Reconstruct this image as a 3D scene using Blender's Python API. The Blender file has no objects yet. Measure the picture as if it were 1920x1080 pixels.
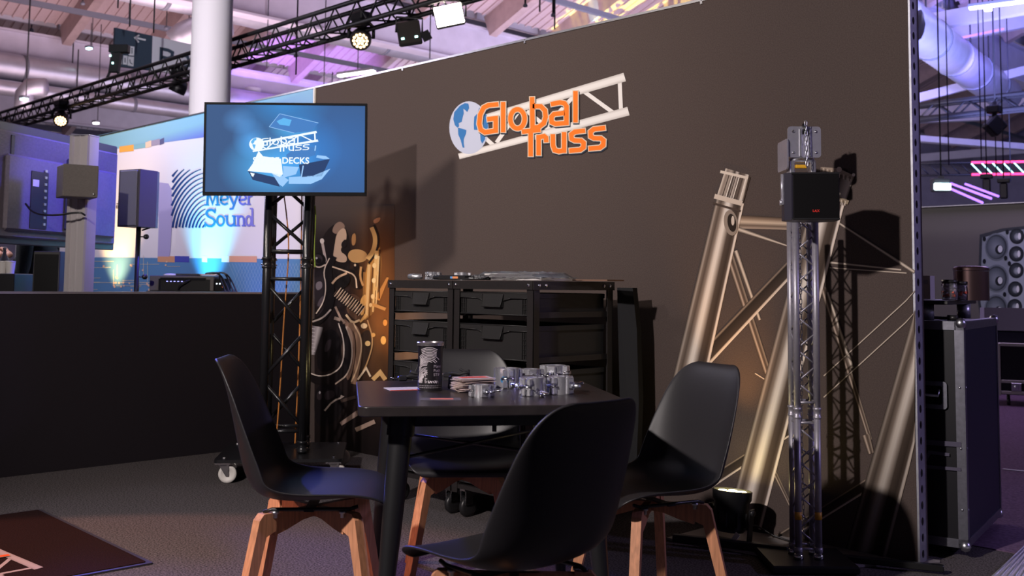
import bpy, bmesh, math, random
from math import sin, cos, pi, radians
from mathutils import Vector, Matrix
random.seed(7)
S = bpy.context.scene
COL = S.collection
# ---------------------------------------------------------------- camera
FPX, PY, YAW, PITCH, ROLL, CH, CD = 1936.98, 392.97, -0.790711, 0.0728513, -0.0099928, 1.108, 4.1418
CF = Vector((sin(YAW)*cos(PITCH), cos(YAW)*cos(PITCH), sin(PITCH)))
_r = CF.cross(Vector((0, 0, 1))).normalized(); _u = _r.cross(CF)
CR = cos(ROLL)*_r - sin(ROLL)*_u
CU = sin(ROLL)*_r + cos(ROLL)*_u
CC = Vector((0, -CD, CH))
cam = bpy.data.cameras.new('camera'); camo = bpy.data.objects.new('camera', cam); COL.objects.link(camo)
m = Matrix.Identity(4)
for i in range(3):
    m[i][0], m[i][1], m[i][2], m[i][3] = CR[i], CU[i], -CF[i], CC[i]
camo.matrix_world = m
cam.sensor_width = 36; cam.lens = FPX/1920*36; cam.shift_y = -(540-PY)/1920
cam.clip_end = 300; cam.clip_start = 0.05
cam.dof.use_dof = True; cam.dof.focus_distance = 4.2; cam.dof.aperture_fstop = 5.0
S.camera = camo

def at(x, y, X=None, Y=None, z=None, d=None):
    """point of the room seen at a photograph pixel, on a plane X=, Y=, z= or at a depth d"""
    v = CF + CR*((x-960)/FPX) - CU*((y-PY)/FPX)
    if X is not None: t = (X-CC.x)/v.x
    elif Y is not None: t = (Y-CC.y)/v.y
    elif z is not None: t = (z-CC.z)/v.z
    else: t = d
    return CC + v*t

# ---------------------------------------------------------------- world, exposure
S.view_settings.view_transform = 'Standard'; S.view_settings.look = 'None'
S.view_settings.gamma = 1.0; S.view_settings.exposure = 0.0
S.view_settings.use_curve_mapping = False
W = bpy.data.worlds.new('world'); S.world = W; W.use_nodes = True
W.node_tree.nodes['Background'].inputs[0].default_value = (.30, .27, .42, 1)
W.node_tree.nodes['Background'].inputs[1].default_value = 0.10

def look(o, tgt):
    d = Vector(tgt)-o.location
    o.rotation_euler = d.to_track_quat('-Z', 'Y').to_euler()
def lamp(kind, name, loc, power, color, tgt=None, size=.1, cone=60, blend=.3, size_y=None):
    l = bpy.data.lights.new(name, kind); l.energy = power; l.color = color
    if kind == 'AREA':
        l.size = size
        if size_y: l.shape = 'RECTANGLE'; l.size_y = size_y
    else: l.shadow_soft_size = size
    if kind == 'SPOT': l.spot_size = radians(cone); l.spot_blend = blend
    o = bpy.data.objects.new(name, l); COL.objects.link(o); o.location = loc
    if tgt is not None: look(o, tgt)
    return o
# front light of the booth (flood on the front truss), its shadows fall to the left on the wall
lamp('SPOT', 'booth_flood', (-2.15, -5.3, 3.05), 860, (1.0, .90, .87), (-3.6, 0, 1.7), .07, 95, .6)
lamp('SPOT', 'booth_flood_far', (-4.8, -5.5, 3.9), 760, (1.0, .88, .78), (-5.0, 0, 2.4), .25, 52, 1.0)
# warm spot from the left beyond the aisle: lights the mat and the left chair legs
lamp('SPOT', 'aisle_spot', (-6.4, -5.4, 3.4), 820, (1.0, .42, .28), (-4.05, -2.75, 0.0), .05, 27, .22)
# blue beam from the neighbour stand
lamp('SPOT', 'blue_beam', (-8.6, -1.0, 3.3), 1100, (.08, .10, 1.0), (-2.8, -2.2, .4), .12, 24, .6)
# neighbour stand: blue wash on the tv rear, uplights on its printed wall
lamp('SPOT', 'stand_blue', (-6.45, -.35, 3.1), 420, (.10, .08, 1.0), (-7.6, -1.1, 1.6), .08, 62, .5)
lamp('AREA', 'stand_top', (-8.6, -1.9, 3.7), 85, (.92, .84, 1.0), (-8.6, 0, 1.6), 1.5, size_y=.6)
lamp('SPOT', 'stand_uplight_warm', (-9.35, -.30, .85), 120, (1.0, .66, .22), (-9.35, 0, 1.9), .03, 80, .9)
lamp('SPOT', 'stand_uplight_cyan', (-7.65, -.30, .85), 110, (.10, .72, 1.0), (-7.65, 0, 1.9), .03, 76, .9)
lamp('SPOT', 'stand_uplight_violet', (-6.7, -.30, .25), 40, (.25, .22, 1.0), (-6.9, 0, 2.3), .03, 62, .9)
lamp('SPOT', 'column_fill', (-6.5, -4.5, 6.0), 2200, (1.0, .92, .96), (-11, 1.8, 4.0), .1, 26, .5)  # added fill that brightens the white column, not a lamp of the hall
lamp('SPOT', 'aisle_violet', (3.2, 2.2, 3.4), 260, (.55, .45, 1.0), (-1.85, .4, 1.2), .15, 50, .6)
lamp('SPOT', 'sign_fill', (-8.5, -1.0, 5.5), 1100, (.95, .95, 1.0), (-15, 3.0, 4.7), .1, 22, .6)  # extra light put in so the direction sign is not left dark
# hall: roof washes
lamp('AREA', 'roof_wash_left', (-22, 6, 2.8), 850, (1.0, .72, .78), (-26, 8, 12), 8)
lamp('AREA', 'roof_wash_mid', (-14, 16, 2.8), 1300, (.86, .74, 1.0), (-20, 18, 12), 8)
lamp('AREA', 'roof_wash_right', (-5.5, 18, 5.7), 1500, (.34, .36, 1.0), (-7, 22, 12), 8)
lamp('AREA', 'roof_wash_far', (-30, 24, 2.8), 1500, (.80, .78, 1.0), (-36, 28, 12), 10)
lamp('AREA', 'hall_floor_right', (-3.5, 6.5, 4.2), 60, (.75, .55, 1.0), (-3.6, 7, 0), 1.5)

# ---------------------------------------------------------------- colours and materials
def sc(h):
    c = [int(h[i:i+2], 16)/255 for i in (0, 2, 4)]
    return tuple(x/12.92 if x <= .04045 else ((x+.055)/1.055)**2.4 for x in c)
_M = {}
def mat(name, c, rough=.6, metal=0., noise=0., scale=60., bump=0., emit=0., trans=0., spec=None, coat=0., stretch=None, alpha=None):
    if name in _M: return _M[name]
    if isinstance(c, str): c = sc(c)
    mt = bpy.data.materials.new(name); mt.use_nodes = True; nt = mt.node_tree
    b = nt.nodes['Principled BSDF']
    b.inputs['Base Color'].default_value = (*[x*(.12 if emit else 1) for x in c], 1); b.inputs['Roughness'].default_value = rough
    b.inputs['Metallic'].default_value = metal
    if emit and spec is None: spec = .08
    if spec is not None: b.inputs['Specular IOR Level'].default_value = spec
    if trans: b.inputs['Transmission Weight'].default_value = trans
    if coat: b.inputs['Coat Weight'].default_value = coat
    if emit:
        b.inputs['Emission Color'].default_value = (*c, 1); b.inputs['Emission Strength'].default_value = emit
    if noise or bump:
        tc = nt.nodes.new('ShaderNodeTexCoord'); src = tc.outputs['Object']
        if stretch:
            mp = nt.nodes.new('ShaderNodeMapping'); mp.inputs['Scale'].default_value = stretch
            nt.links.new(src, mp.inputs[0]); src = mp.outputs[0]
        n = nt.nodes.new('ShaderNodeTexNoise'); n.inputs['Scale'].default_value = scale; n.inputs['Detail'].default_value = 4
        nt.links.new(src, n.inputs['Vector'])
        if noise:
            r = nt.nodes.new('ShaderNodeValToRGB'); nt.links.new(n.outputs['Fac'], r.inputs[0])
            r.color_ramp.elements[0].position = .3; r.color_ramp.elements[1].position = .7
            r.color_ramp.elements[0].color = (*[x*(1-noise) for x in c], 1)
            r.color_ramp.elements[1].color = (*[min(1, x*(1+noise)) for x in c], 1)
            nt.links.new(r.outputs[0], b.inputs['Base Color'])
        if bump:
            bp = nt.nodes.new('ShaderNodeBump'); bp.inputs['Strength'].default_value = bump; bp.inputs['Distance'].default_value = .002
            nt.links.new(n.outputs['Fac'], bp.inputs['Height']); nt.links.new(bp.outputs[0], b.inputs['Normal'])
    _M[name] = mt
    return mt
def printmat():
    """ink on fabric: colour comes from the mesh's own colour layer"""
    if 'print' in _M: return _M['print']
    mt = bpy.data.materials.new('print'); mt.use_nodes = True; nt = mt.node_tree
    b = nt.nodes['Principled BSDF']; b.inputs['Roughness'].default_value = .85; b.inputs['Specular IOR Level'].default_value = .15
    a = nt.nodes.new('ShaderNodeAttribute'); a.attribute_name = 'ink'
    nt.links.new(a.outputs['Color'], b.inputs['Base Color']); _M['print'] = mt
    return mt

# ---------------------------------------------------------------- mesh builder
class MB:
    def __init__(s): s.v = []; s.f = []; s.sm = []; s.c = []
    def add(s, vs, fs, smooth=False, cols=None):
        n = len(s.v); s.v += [Vector(v) for v in vs]; s.f += [tuple(i+n for i in f) for f in fs]; s.sm += [smooth]*len(fs)
        s.c += list(cols) if cols else [(1, 1, 1)]*len(vs)
        return s
    def box(s, c, d, rot=None, bev=0.):
        c = Vector(c); x, y, z = [k/2 for k in d]; R = rot or Matrix.Identity(3)
        if bev > 0:
            b = min(bev, x*.95, y*.95, z*.95); vs = []; idx = {}
            for sx in (-1, 1):
                for sy in (-1, 1):
                    for sz in (-1, 1):
                        for a in range(3):
                            p = [sx*(x-b), sy*(y-b), sz*(z-b)]; h = [x, y, z]; p[a] = (sx, sy, sz)[a]*h[a]
                            idx[(sx, sy, sz, a)] = len(vs); vs.append(c+R@Vector(p))
            fs = []
            for a in range(3):
                o1, o2 = [k for k in range(3) if k != a]
                for sg in (-1, 1):
                    q = []
                    for s1, s2 in ((-1, -1), (1, -1), (1, 1), (-1, 1)):
                        t = [0, 0, 0]; t[a] = sg; t[o1] = s1; t[o2] = s2; q.append(idx[(*t, a)])
                    fs.append(q)
            for a in range(3):      # edges along axis a
                o1, o2 = [k for k in range(3) if k != a]
                for s1 in (-1, 1):
                    for s2 in (-1, 1):
                        t0 = [0, 0, 0]; t0[a] = -1; t0[o1] = s1; t0[o2] = s2; t1 = list(t0); t1[a] = 1
                        fs.append([idx[(*t0, o1)], idx[(*t1, o1)], idx[(*t1, o2)], idx[(*t0, o2)]])
            for sx in (-1, 1):
                for sy in (-1, 1):
                    for sz in (-1, 1): fs.append([idx[(sx, sy, sz, a)] for a in range(3)])
            return s.add(vs, fs)
        vs = [c+R@Vector((i*x, j*y, k*z)) for i in (-1, 1) for j in (-1, 1) for k in (-1, 1)]
        return s.add(vs, [(0, 1, 3, 2), (4, 6, 7, 5), (0, 4, 5, 1), (2, 3, 7, 6), (0, 2, 6, 4), (1, 5, 7, 3)])
    def path(s, pts, r, seg=8, closed=False, smooth=True, caps=True, rr=None):
        pts = [Vector(p) for p in pts]; n = len(pts); rings = []
        t0 = (pts[1]-pts[0]).normalized(); up = Vector((0, 0, 1)) if abs(t0.z) < .9 else Vector((1, 0, 0))
        a = t0.cross(up).normalized(); vs = []
        for i, p in enumerate(pts):
            if closed: t = (pts[(i+1) % n]-pts[i-1]).normalized()
            else: t = (pts[min(i+1, n-1)]-pts[max(i-1, 0)]).normalized()
            a = (a-t*a.dot(t)).normalized(); b = t.cross(a); q = rr[i] if rr else r
            vs += [p+(a*cos(2*pi*k/seg)+b*sin(2*pi*k/seg))*q for k in range(seg)]
        fs = []
        for i in range(n if closed else n-1):
            j = (i+1) % n
            for k in range(seg):
                l = (k+1) % seg; fs.append((i*seg+k, i*seg+l, j*seg+l, j*seg+k))
        if caps and not closed: fs += [tuple(range(seg))[::-1], tuple((n-1)*seg+k for k in range(seg))]
        return s.add(vs, fs, smooth)
    def tube(s, a, b, r, seg=10, r2=None): return s.path([a, b], r, seg, rr=[r, r if r2 is None else r2])
    def lathe(s, prof, seg=24, c=(0, 0, 0), rot=None, smooth=True):
        c = Vector(c); R = rot or Matrix.Identity(3); vs = []; fs = []
        for r, z in prof: vs += [c+R@Vector((r*cos(2*pi*k/seg), r*sin(2*pi*k/seg), z)) for k in range(seg)]
        for i in range(len(prof)-1):
            for k in range(seg):
                l = (k+1) % seg; fs.append((i*seg+k, i*seg+l, (i+1)*seg+l, (i+1)*seg+k))
        if prof[0][0] > 1e-6: fs.append(tuple(range(seg))[::-1])
        if prof[-1][0] > 1e-6: fs.append(tuple((len(prof)-1)*seg+k for k in range(seg)))
        return s.add(vs, fs, smooth)
    def prism(s, poly, axis, vec, smooth=False):
        """poly: 3D points of one face, extruded by vec"""
        n = len(poly); vec = Vector(vec); P = [Vector(p) for p in poly]
        vs = P+[p+vec for p in P]
        return s.add(vs, [tuple(range(n))[::-1], tuple(range(n, 2*n))]+[(i, (i+1) % n, n+(i+1) % n, n+i) for i in range(n)], smooth)
    def build(s, name, material, parent=None, world=False, smooth_angle=None, **tags):
        me = bpy.data.meshes.new(name)
        V = s.v
        if world and parent is not None:
            inv = _TM[parent.name].inverted(); V = [inv@v for v in V]
        me.from_pydata(V, [], s.f)
        me.polygons.foreach_set('use_smooth', s.sm)
        if material.name == 'print' or any(c != (1, 1, 1) for c in s.c[:4]):
            ca = me.color_attributes.new('ink', 'FLOAT_COLOR', 'POINT')
            buf = []
            for c in s.c: buf += [*c, 1]
            ca.data.foreach_set('color', buf)
        me.materials.append(material); me.update()
        bm = bmesh.new(); bm.from_mesh(me); bmesh.ops.recalc_face_normals(bm, faces=bm.faces)
        if smooth_angle:
            for f in bm.faces: f.smooth = True
            for e in bm.edges:
                if len(e.link_faces) == 2 and e.calc_face_angle(0) > radians(smooth_angle): e.smooth = False
        bm.to_mesh(me); bm.free()
        o = bpy.data.objects.new(name, me); COL.objects.link(o)
        if parent is not None: o.parent = parent
        for k, v in tags.items(): o[k] = v
        _TM[o.name] = Matrix.Identity(4) if parent is None else _TM.get(parent.name, Matrix.Identity(4))
        return o
_TM = {}
def thing(name, label, cat, loc=(0, 0, 0), rz=0., group=None):
    o = bpy.data.objects.new(name, None); COL.objects.link(o); o.location = loc; o.rotation_euler = (0, 0, rz)
    o.empty_display_size = .1
    o['label'] = label; o['category'] = cat
    if group: o['group'] = group
    _TM[o.name] = Matrix.Translation(Vector(loc)) @ Matrix.Rotation(rz, 4, 'Z')
    return o
def tag(o, label, cat, group=None):
    o['label'] = label; o['category'] = cat
    if group: o['group'] = group
    return o
def struct(mb, name, material, parent=None, **k):
    o = mb.build(name, material, parent, **k)
    if parent is None: o['kind'] = 'structure'
    return o
def copy_tree(root, loc=None, rz=None, label=None, rot=None):
    kids = {}
    for ob in COL.objects:
        if ob.parent: kids.setdefault(ob.parent, []).append(ob)
    def cp(o, par):
        c = o.copy(); COL.objects.link(c)
        if par is not None: c.parent = par
        for ch in kids.get(o, []): cp(ch, c)
        return c
    c = cp(root, None)
    if loc is not None: c.location = loc
    if rot is not None: c.rotation_euler = rot
    elif rz is not None: c.rotation_euler = (0, 0, rz)
    if label: c['label'] = label
    return c

# ---------------------------------------------------------------- flat print helpers (ink on real panels)
def smooth2(pts, it=2, closed=False):
    P = [tuple(p) for p in pts]
    for _ in range(it):
        Q = [] if closed else [P[0]]
        n = len(P)
        for i in range(n if closed else n-1):
            a, b = P[i], P[(i+1) % n]
            Q += [(a[0]*.75+b[0]*.25, a[1]*.75+b[1]*.25), (a[0]*.25+b[0]*.75, a[1]*.25+b[1]*.75)]
        if not closed: Q.append(P[-1])
        P = Q
    return P
def stroke2(pts, w, closed=False, ext=0., w1=None):
    """outline ribbon of a 2D polyline: returns verts, quads"""
    P = [Vector((p[0], p[1])) for p in pts]; n = len(P)
    if ext and not closed:
        P[0] = P[0]-(P[1]-P[0]).normalized()*ext; P[-1] = P[-1]+(P[-1]-P[-2]).normalized()*ext
    vs = []
    for i in range(n):
        if closed: a, b = P[i-1], P[(i+1) % n]
        else: a, b = P[max(i-1, 0)], P[min(i+1, n-1)]
        d0 = (P[i]-a).normalized() if (P[i]-a).length > 1e-9 else (b-P[i]).normalized()
        d1 = (b-P[i]).normalized() if (b-P[i]).length > 1e-9 else d0
        t = (d0+d1).normalized() if (d0+d1).length > 1e-6 else d0
        nn = Vector((-t.y, t.x)); k = max(.45, abs(nn.dot(Vector((-d0.y, d0.x)))))
        ww = w if w1 is None else w+(w1-w)*i/(n-1)
        vs += [P[i]+nn*ww/2/k, P[i]-nn*ww/2/k]
    fs = []
    for i in range(n if closed else n-1):
        j = (i+1) % n; fs.append((2*i, 2*i+1, 2*j+1, 2*j))
    return vs, fs
class Ink(MB):
    """collects flat ink shapes; F maps (u,v,lift) to the panel's surface"""
    def __init__(s, F, lay=.0008):
        super().__init__(); s.G = F; s.lay = lay; s.k = 0
    def F(s, x, y, l): return s.G(x, y, l+s.k*.000007)
    def add(s, *a, **k): s.k += 1; return super().add(*a, **k)
    def poly(s, pts, col, L=1, cols=None):
        if isinstance(col, str): col = sc(col)
        s.add([s.F(p[0], p[1], L*s.lay) for p in pts], [tuple(range(len(pts)))], cols=cols or [col]*len(pts)); return s
    def stroke(s, pts, w, col, L=1, closed=False, ext=0., w1=None, it=0):
        if isinstance(col, str): col = sc(col)
        if it: pts = smooth2(pts, it, closed)
        vs, fs = stroke2(pts, w, closed, ext, w1)
        s.add([s.F(p[0], p[1], L*s.lay) for p in vs], fs, cols=[col]*len(vs)); return s
    def grad(s, a, b, wa, wb, stops, L=1, n=8, fade=None):
        """a rod printed with shading across it; stops = [(t,hex)..] across, fade=(hexstart mult, end mult)"""
        a = Vector(a); b = Vector(b); t = (b-a).normalized(); nn = Vector((-t.y, t.x)); vs = []; cs = []; fs = []
        st = [(q, sc(h)) for q, h in stops]; f0, f1 = fade or (1, 1)
        for i in range(n+1):
            p = a.lerp(b, i/n); w = wa+(wb-wa)*i/n; m_ = f0+(f1-f0)*i/n
            for q, c in st:
                g = p+nn*w*(.5-q); vs.append(s.F(g.x, g.y, L*s.lay)); cs.append(tuple(k*m_ for k in c))
        k = len(st)
        for i in range(n):
            for j in range(k-1): fs.append((i*k+j, i*k+j+1, (i+1)*k+j+1, (i+1)*k+j))
        s.add(vs, fs, cols=cs); return s
    def ell(s, c, rx, ry, col, L=1, n=28, ang=0., col2=None):
        if isinstance(col, str): col = sc(col)
        if isinstance(col2, str): col2 = sc(col2)
        pts = []
        for i in range(n):
            x, y = rx*cos(2*pi*i/n), ry*sin(2*pi*i/n)
            pts.append((c[0]+x*cos(ang)-y*sin(ang), c[1]+x*sin(ang)+y*cos(ang)))
        vs = [s.F(c[0], c[1], L*s.lay)]+[s.F(p[0], p[1], L*s.lay) for p in pts]
        s.add(vs, [(0, 1+i, 1+(i+1) % n) for i in range(n)], cols=[col]+[col2 or col]*n); return s
def wallF(x, y, l): p = at(x, y, Y=0.0); return Vector((p.x, -l-.0006, p.z))
# ================================================================ SETTING
carpet = mat('carpet', (.095, .083, .084), .95, noise=.85, scale=130, bump=.7, spec=.1)
hallfloor = mat('hall_carpet', (.16, .10, .17), .9, noise=.3, scale=60, bump=.3, spec=.1)
fabric = mat('wall_fabric', (.080, .060, .0545), .9, noise=.16, scale=190, bump=.12, spec=.15)
darkfab = mat('dark_fabric', (.0105, .0075, .0105), .8, noise=.15, scale=300, bump=.1, spec=.25)
white_panel = mat('white_panel', (.74, .70, .76), .8, spec=.2)
alu = mat('aluminium', (.66, .66, .70), .32, 1.0, noise=.08, scale=40)
alu_dull = mat('dull_aluminium', (.50, .50, .56), .5, .8, noise=.12, scale=30)
struct(MB().box((-9, 5, -.05), (50, 34, .1)), 'floor', carpet)
# hall floor beyond the booth wall (own carpet, laid a little higher)
struct(MB().box((0.5, 12.5, .002), (9.4, 24, .004)), 'floor_hall', hallfloor)
struct(MB().box((-4.027, .05, 1.25), (4.346, .1, 2.5)), 'wall_back', fabric)
wb = bpy.data.objects['wall_back']
half = struct(MB().box((-6.26, -2.6, .515), (.12, 5.2, 1.03)), 'wall_left', darkfab)
struct(MB().box((-6.26, -2.6, 1.036), (.13, 5.2, .012)), 'trim_half_wall', mat('dark_trim', (.30, .27, .30), .35, .6), half)
meyer = struct(MB().box((-9.1, .05, 1.25), (5.798, .1, 2.5)), 'wall_neighbour', white_panel)
# bright aluminium edge along the wall head, in lengths, with joint lugs
tl = None
x0 = -12.0
for x1 in (-9.15, -6.2, -5.2, -4.09, -2.88, -1.86):
    far = x1 <= -6.2
    p = MB().box(((x0+x1)/2, .03, 2.506), (x1-x0-.004, .075, .012))
    struct(p, 'trim_head', alu, meyer if far else wb)
    if not far: MB().box((x1, -.004, 2.494), (.012, .010, .016)).build('joint_lug', alu, wb)
    x0 = x1
MB().box((-6.2, -.006, 1.25+.52), (.012, .012, 1.46)).build('edge_trim', mat('edge_white', (.8, .82, .8), .5), wb)
# perforated end profile of the wall
def perforated(parent):
    W_, p, hr, hz = .062, .0642, .0105, .0165
    X = -1.846; mb = MB(); n = 39; z0 = .012
    for i in range(n):
        zc = z0+p*(i+.5); N = 16; vs = []; fs = []
        for k in range(N):
            a = 2*pi*k/N; vs.append((X  , .034+hr*cos(a), zc+hz*sin(a)))
        for k in range(N):
            a = 2*pi*k/N; c_, s_ = cos(a), sin(a); q = 1/max(abs(c_)/(W_/2), abs(s_)/(p/2)); vs.append((X  , .034+c_*q, zc+s_*q))
        for k in range(N):
            l = (k+1) % N
            vs.append((X-.006, vs[k][1], vs[k][2]))
            fs.append((k, l, N+l, N+k))
        for k in range(N):
            l = (k+1) % N; fs.append((k, 2*N+k, 2*N+l, l))
        # outer corners
        for sy in (-1, 1):
            for sz in (-1, 1):
                a = [k for k in range(N) if (cos(2*pi*k/N)*sy > 0 and sin(2*pi*k/N)*sz > 0)]
        mb.add(vs, fs)
        for sy in (-1, 1):
            for sz in (-1, 1):
                cy_, cz_ = .034+sy*W_/2, zc+sz*p/2
                ks = sorted([(16 if (k == 0 and sz < 0) else k) for k in [k for k in range(N) if sy*cos(2*pi*k/N) > -1e-6 and sz*sin(2*pi*k/N) > -1e-6]])
                vv = [(X  , .034+cos(2*pi*k/N)/max(abs(cos(2*pi*k/N))/(W_/2), abs(sin(2*pi*k/N))/(p/2)), zc+sin(2*pi*k/N)/max(abs(cos(2*pi*k/N))/(W_/2), abs(sin(2*pi*k/N))/(p/2))) for k in ks]
                for i2 in range(len(vv)-1):
                    a, b = vv[i2], vv[i2+1]
                    if abs(a[1]-b[1]) > 1e-6 and abs(a[2]-b[2]) > 1e-6: mb.add([a, b, (X, cy_, cz_)], [(0, 1, 2)])
    mb.box((X-.005  , .034-W_/2, 1.26), (.012, .003, 2.5)); mb.box((X-.005  , .034+W_/2, 1.26), (.012, .003, 2.5))
    return mb
pr = struct(perforated(None), 'trim_wall_end', alu_dull)
MB().box((-1.857  , .034, 1.25), (.004, .055, 2.49)).build('cavity_shade', mat('void_black', (.004, .004, .005), .8), pr)  # black sheet behind the holes, its colour stands for the shade inside

# ---------------------------------------------------------------- the booth logo
def logo(F, parent, lift=1, pal=None, lay=.0008, mats=None):
    P = dict(globe='c3c8dc', land='3f7ab8', truss='e8e3df', truss2='c4bdb8', out='d9c9b4', ink='ff7d2d', sh='343c4a')
    if pal: P.update(pal)
    M_ = (lambda k: mats) if mats else (lambda k: printmat())
    L = lift; tr = Ink(F, lay); g = Ink(F, lay); tx = Ink(F, lay)
    # printed truss: two chords and webs
    for a, b, wa, wb_ in (((1640, 320), (1000, 600), 0, 0),): pass
    for seg in (((1655, 175), (1668, 470)), ((1340, 275), (1610, 470)), ((1290, 290), (1010, 600)), ((860, 450), (1060, 610)), ((790, 450), (600, 720)), ((480, 660), (570, 740))):
        tr.stroke(seg, 34, P['truss'], L)
    st = [(0, P['truss2']), (.35, P['truss']), (.7, P['truss']), (1, P['truss2'])] if not mats else [(0, P['truss']), (1, P['truss'])]
    tr.grad((498, 512), (1700, 158), 62, 76, st, L+1, 3)
    tr.grad((278, 838), (1732, 450), 50, 76, st, L+1, 3)
    tr.build('logo_truss', M_('t'), parent)
    g.ell((365, 592), 168, 226, P['globe'], L+2, 40, col2=P['globe'])
    land = [[(288, 405), (330, 382), (362, 386), (368, 425), (352, 458), (333, 440), (318, 430), (322, 470), (312, 505), (303, 545), (278, 552), (282, 580), (268, 592), (246, 572), (232, 520), (240, 460)],
            [(272, 592), (300, 598), (344, 612), (342, 640), (322, 690), (322, 728), (328, 765), (312, 762), (296, 700), (274, 650)],
            [(412, 498), (440, 470), (455, 420), (478, 430), (512, 470), (526, 520), (530, 590), (505, 640), (505, 690), (480, 730), (466, 700), (462, 640), (440, 612), (410, 610), (408, 560)]]
    for q in land: g.poly(q, P['land'], L+3)
    g.build('logo_globe', M_('g'), parent)
    G = [(622, 392), (535, 400), (495, 420), (466, 480), (457, 560), (470, 610), (505, 632), (598, 618), (598, 512), (524, 521)]
    o = smooth2([(785+62*cos(2*pi*k/18), 517+83*sin(2*pi*k/18)) for k in range(18)], 1, True)
    lets = [(G, False), ([(662, 372), (662, 632)], False), (o, True),
            ([(910, 330), (914, 594), (965, 588), (1010, 555), (1026, 500), (1020, 445), (985, 410), (914, 408)], False),
            ([(1070, 392), (1150, 376), (1188, 384), (1205, 410), (1205, 552), (1110, 560), (1078, 545), (1076, 500), (1098, 476), (1190, 466)], False),
            ([(1282, 278), (1282, 548)], False),
            ([(822, 627), (982, 610)], False), ([(898, 620), (898, 838)], False),
            ([(966, 655), (966, 830)], False), ([(966, 676), (1012, 664), (1030, 678), (1032, 718)], False),
            ([(1088, 648), (1090, 745), (1104, 785), (1140, 795), (1186, 786)], False), ([(1184, 630), (1184, 808)], False),
            ([(1366, 618), (1275, 628), (1246, 650), (1248, 688), (1275, 702), (1330, 704), (1352, 722), (1350, 762), (1322, 782), (1228, 790)], False),
            ([(1538, 594), (1440, 605), (1411, 628), (1413, 668), (1440, 682), (1500, 684), (1522, 702), (1520, 742), (1490, 764), (1394, 772)], False)]
    if not mats:
        for q, c in lets: tx.stroke([(x+5, y+11) for x, y in q], 54, P['sh'], L+4, c, 6)
    for q, c in lets: tx.stroke(q, 30 if mats else 54, P['out'], L+5, c, 7)
    if not mats:
        for q, c in lets: tx.stroke(q, 39, P['ink'], L+6, c, 0)
    tx.build('logo_lettering', M_('x'), parent)
LS = 420/1920
logo(lambda x, y, l: wallF(800+x*LS, 110+y*LS, l), wb, 1)

class Clip(Ink):
    pass
# ---------------------------------------------------------------- printed photograph of truss tubes (right part of the wall)
ph = Ink(lambda x, y, l: wallF(min(x, 1716), y, l))
TUBE = [(1-t, c) for t, c in [(0, 'c8b6a6'), (.05, 'e6d8cc'), (.10, '5a4c44'), (.18, '41362f'), (.34, '54473f'), (.44, 'b0a297'), (.52, 'e2d6cb'), (.60, 'ddd0c4'), (.70, '8c7d72'), (.80, '5a4d45'), (.88, '74665c'), (.93, 'a3958a'), (1, '3a302b')]][::-1]
THIN = [(0, '2e2622'), (.15, '6e6056'), (.3, 'b8a596'), (.45, '6a5a50'), (.6, '4a3e37'), (.85, '8d7d70'), (1, '2e2622')]
FINE = [(0, '4a3e37'), (.5, 'd8c8b8'), (1, '4a3e37')]
EDGE = [(0, 'e0cfbf'), (.12, 'd0bead'), (.2, '443933'), (.8, '2f2824'), (.9, '8a7a6d'), (1, '3a302b')]
# rods behind
ph.grad((1368, 478), (1440, 700), 16, 14, THIN, 1); ph.grad((1380, 470), (1425, 600), 8, 6, FINE, 2)
ph.grad((1372, 415), (1490, 420), 26, 22, [(0, 'b09a88'), (.25, '6a5a4e'), (.5, 'c8b29c'), (.75, '8a7462'), (1, '3a302b')], 1)
ph.grad((1385, 430), (1480, 462), 9, 3, FINE, 2)
ph.grad((1305, 690), (1490, 494), 30, 26, EDGE[::-1], 2)
ph.grad((1545, 380+20), (1715, 510), 4, 7, FINE, 2); ph.grad((1556, 492), (1690, 506), 5, 4, FINE, 1); ph.grad((1556, 502), (1700, 512), 3, 3, FINE, 1)
ph.grad((1544, 540), (1632, 825), 14, 9, THIN, 1); ph.grad((1552, 548), (1598, 690), 5, 8, FINE, 2)
ph.grad((1545, 705), (1720, 545), 3, 3, FINE, 3); ph.grad((1545, 745), (1720, 585), 3, 3, FINE, 3)
ph.grad((1416, 700), (1440, 715), 3, 3, FINE, 1)
ph.grad((1330, 905), (1480, 808), 22, 18, EDGE, 1)
ph.grad((1440, 860), (1500, 985), 10, 5, THIN, 1)
ph.grad((1400, 1050), (1640, 900), 20, 22, EDGE, 2)
ph.grad((1624, 815), (1634, 850), 16, 12, THIN, 3)
# main tubes
ph.grad((1370, 376), (1262, 846), 53, 64, TUBE, 4, 12)
ph.grad((1562, 345), (1396, 985), 62, 66, TUBE, 4, 12)
ph.grad((1747, 588), (1620, 1052), 64, 78, TUBE, 4, 12, fade=(1., .3))
# collar of the left tube: threaded neck and rings
ph.grad((1384, 322), (1368, 378), 46, 50, [(0, 'd8cabc'), (.1, '8a7b70'), (.25, 'a89a8e'), (.4, '3c322d'), (.5, 'c8bab0'), (.6, '4a3e38'), (.8, '6e6057'), (.93, 'd8cabc'), (1, '5a4d45')], 5, 3)
for k in range(7): ph.stroke([(1369+k*6.4, 326+k*1.0), (1355+k*6.6, 370+k*1.4)], 1.6, 'e8ddd2' if k % 2 else '4a3e38', 6)
ph.stroke([(1352, 322), (1404, 334)], 5, 'd6c8ba', 7); ph.stroke([(1341, 368), (1393, 382)], 9, 'cbbcae', 7); ph.stroke([(1338, 381), (1390, 396)], 4, '4a3e38', 8)
ph.ell((1372, 418), 13, 24, '8f8176', 8, ang=-.15); ph.ell((1374, 418), 8, 17, '2c2521', 9, ang=-.15); ph.ell((1376, 414), 3, 9, 'cdbfb2', 10)
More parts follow.
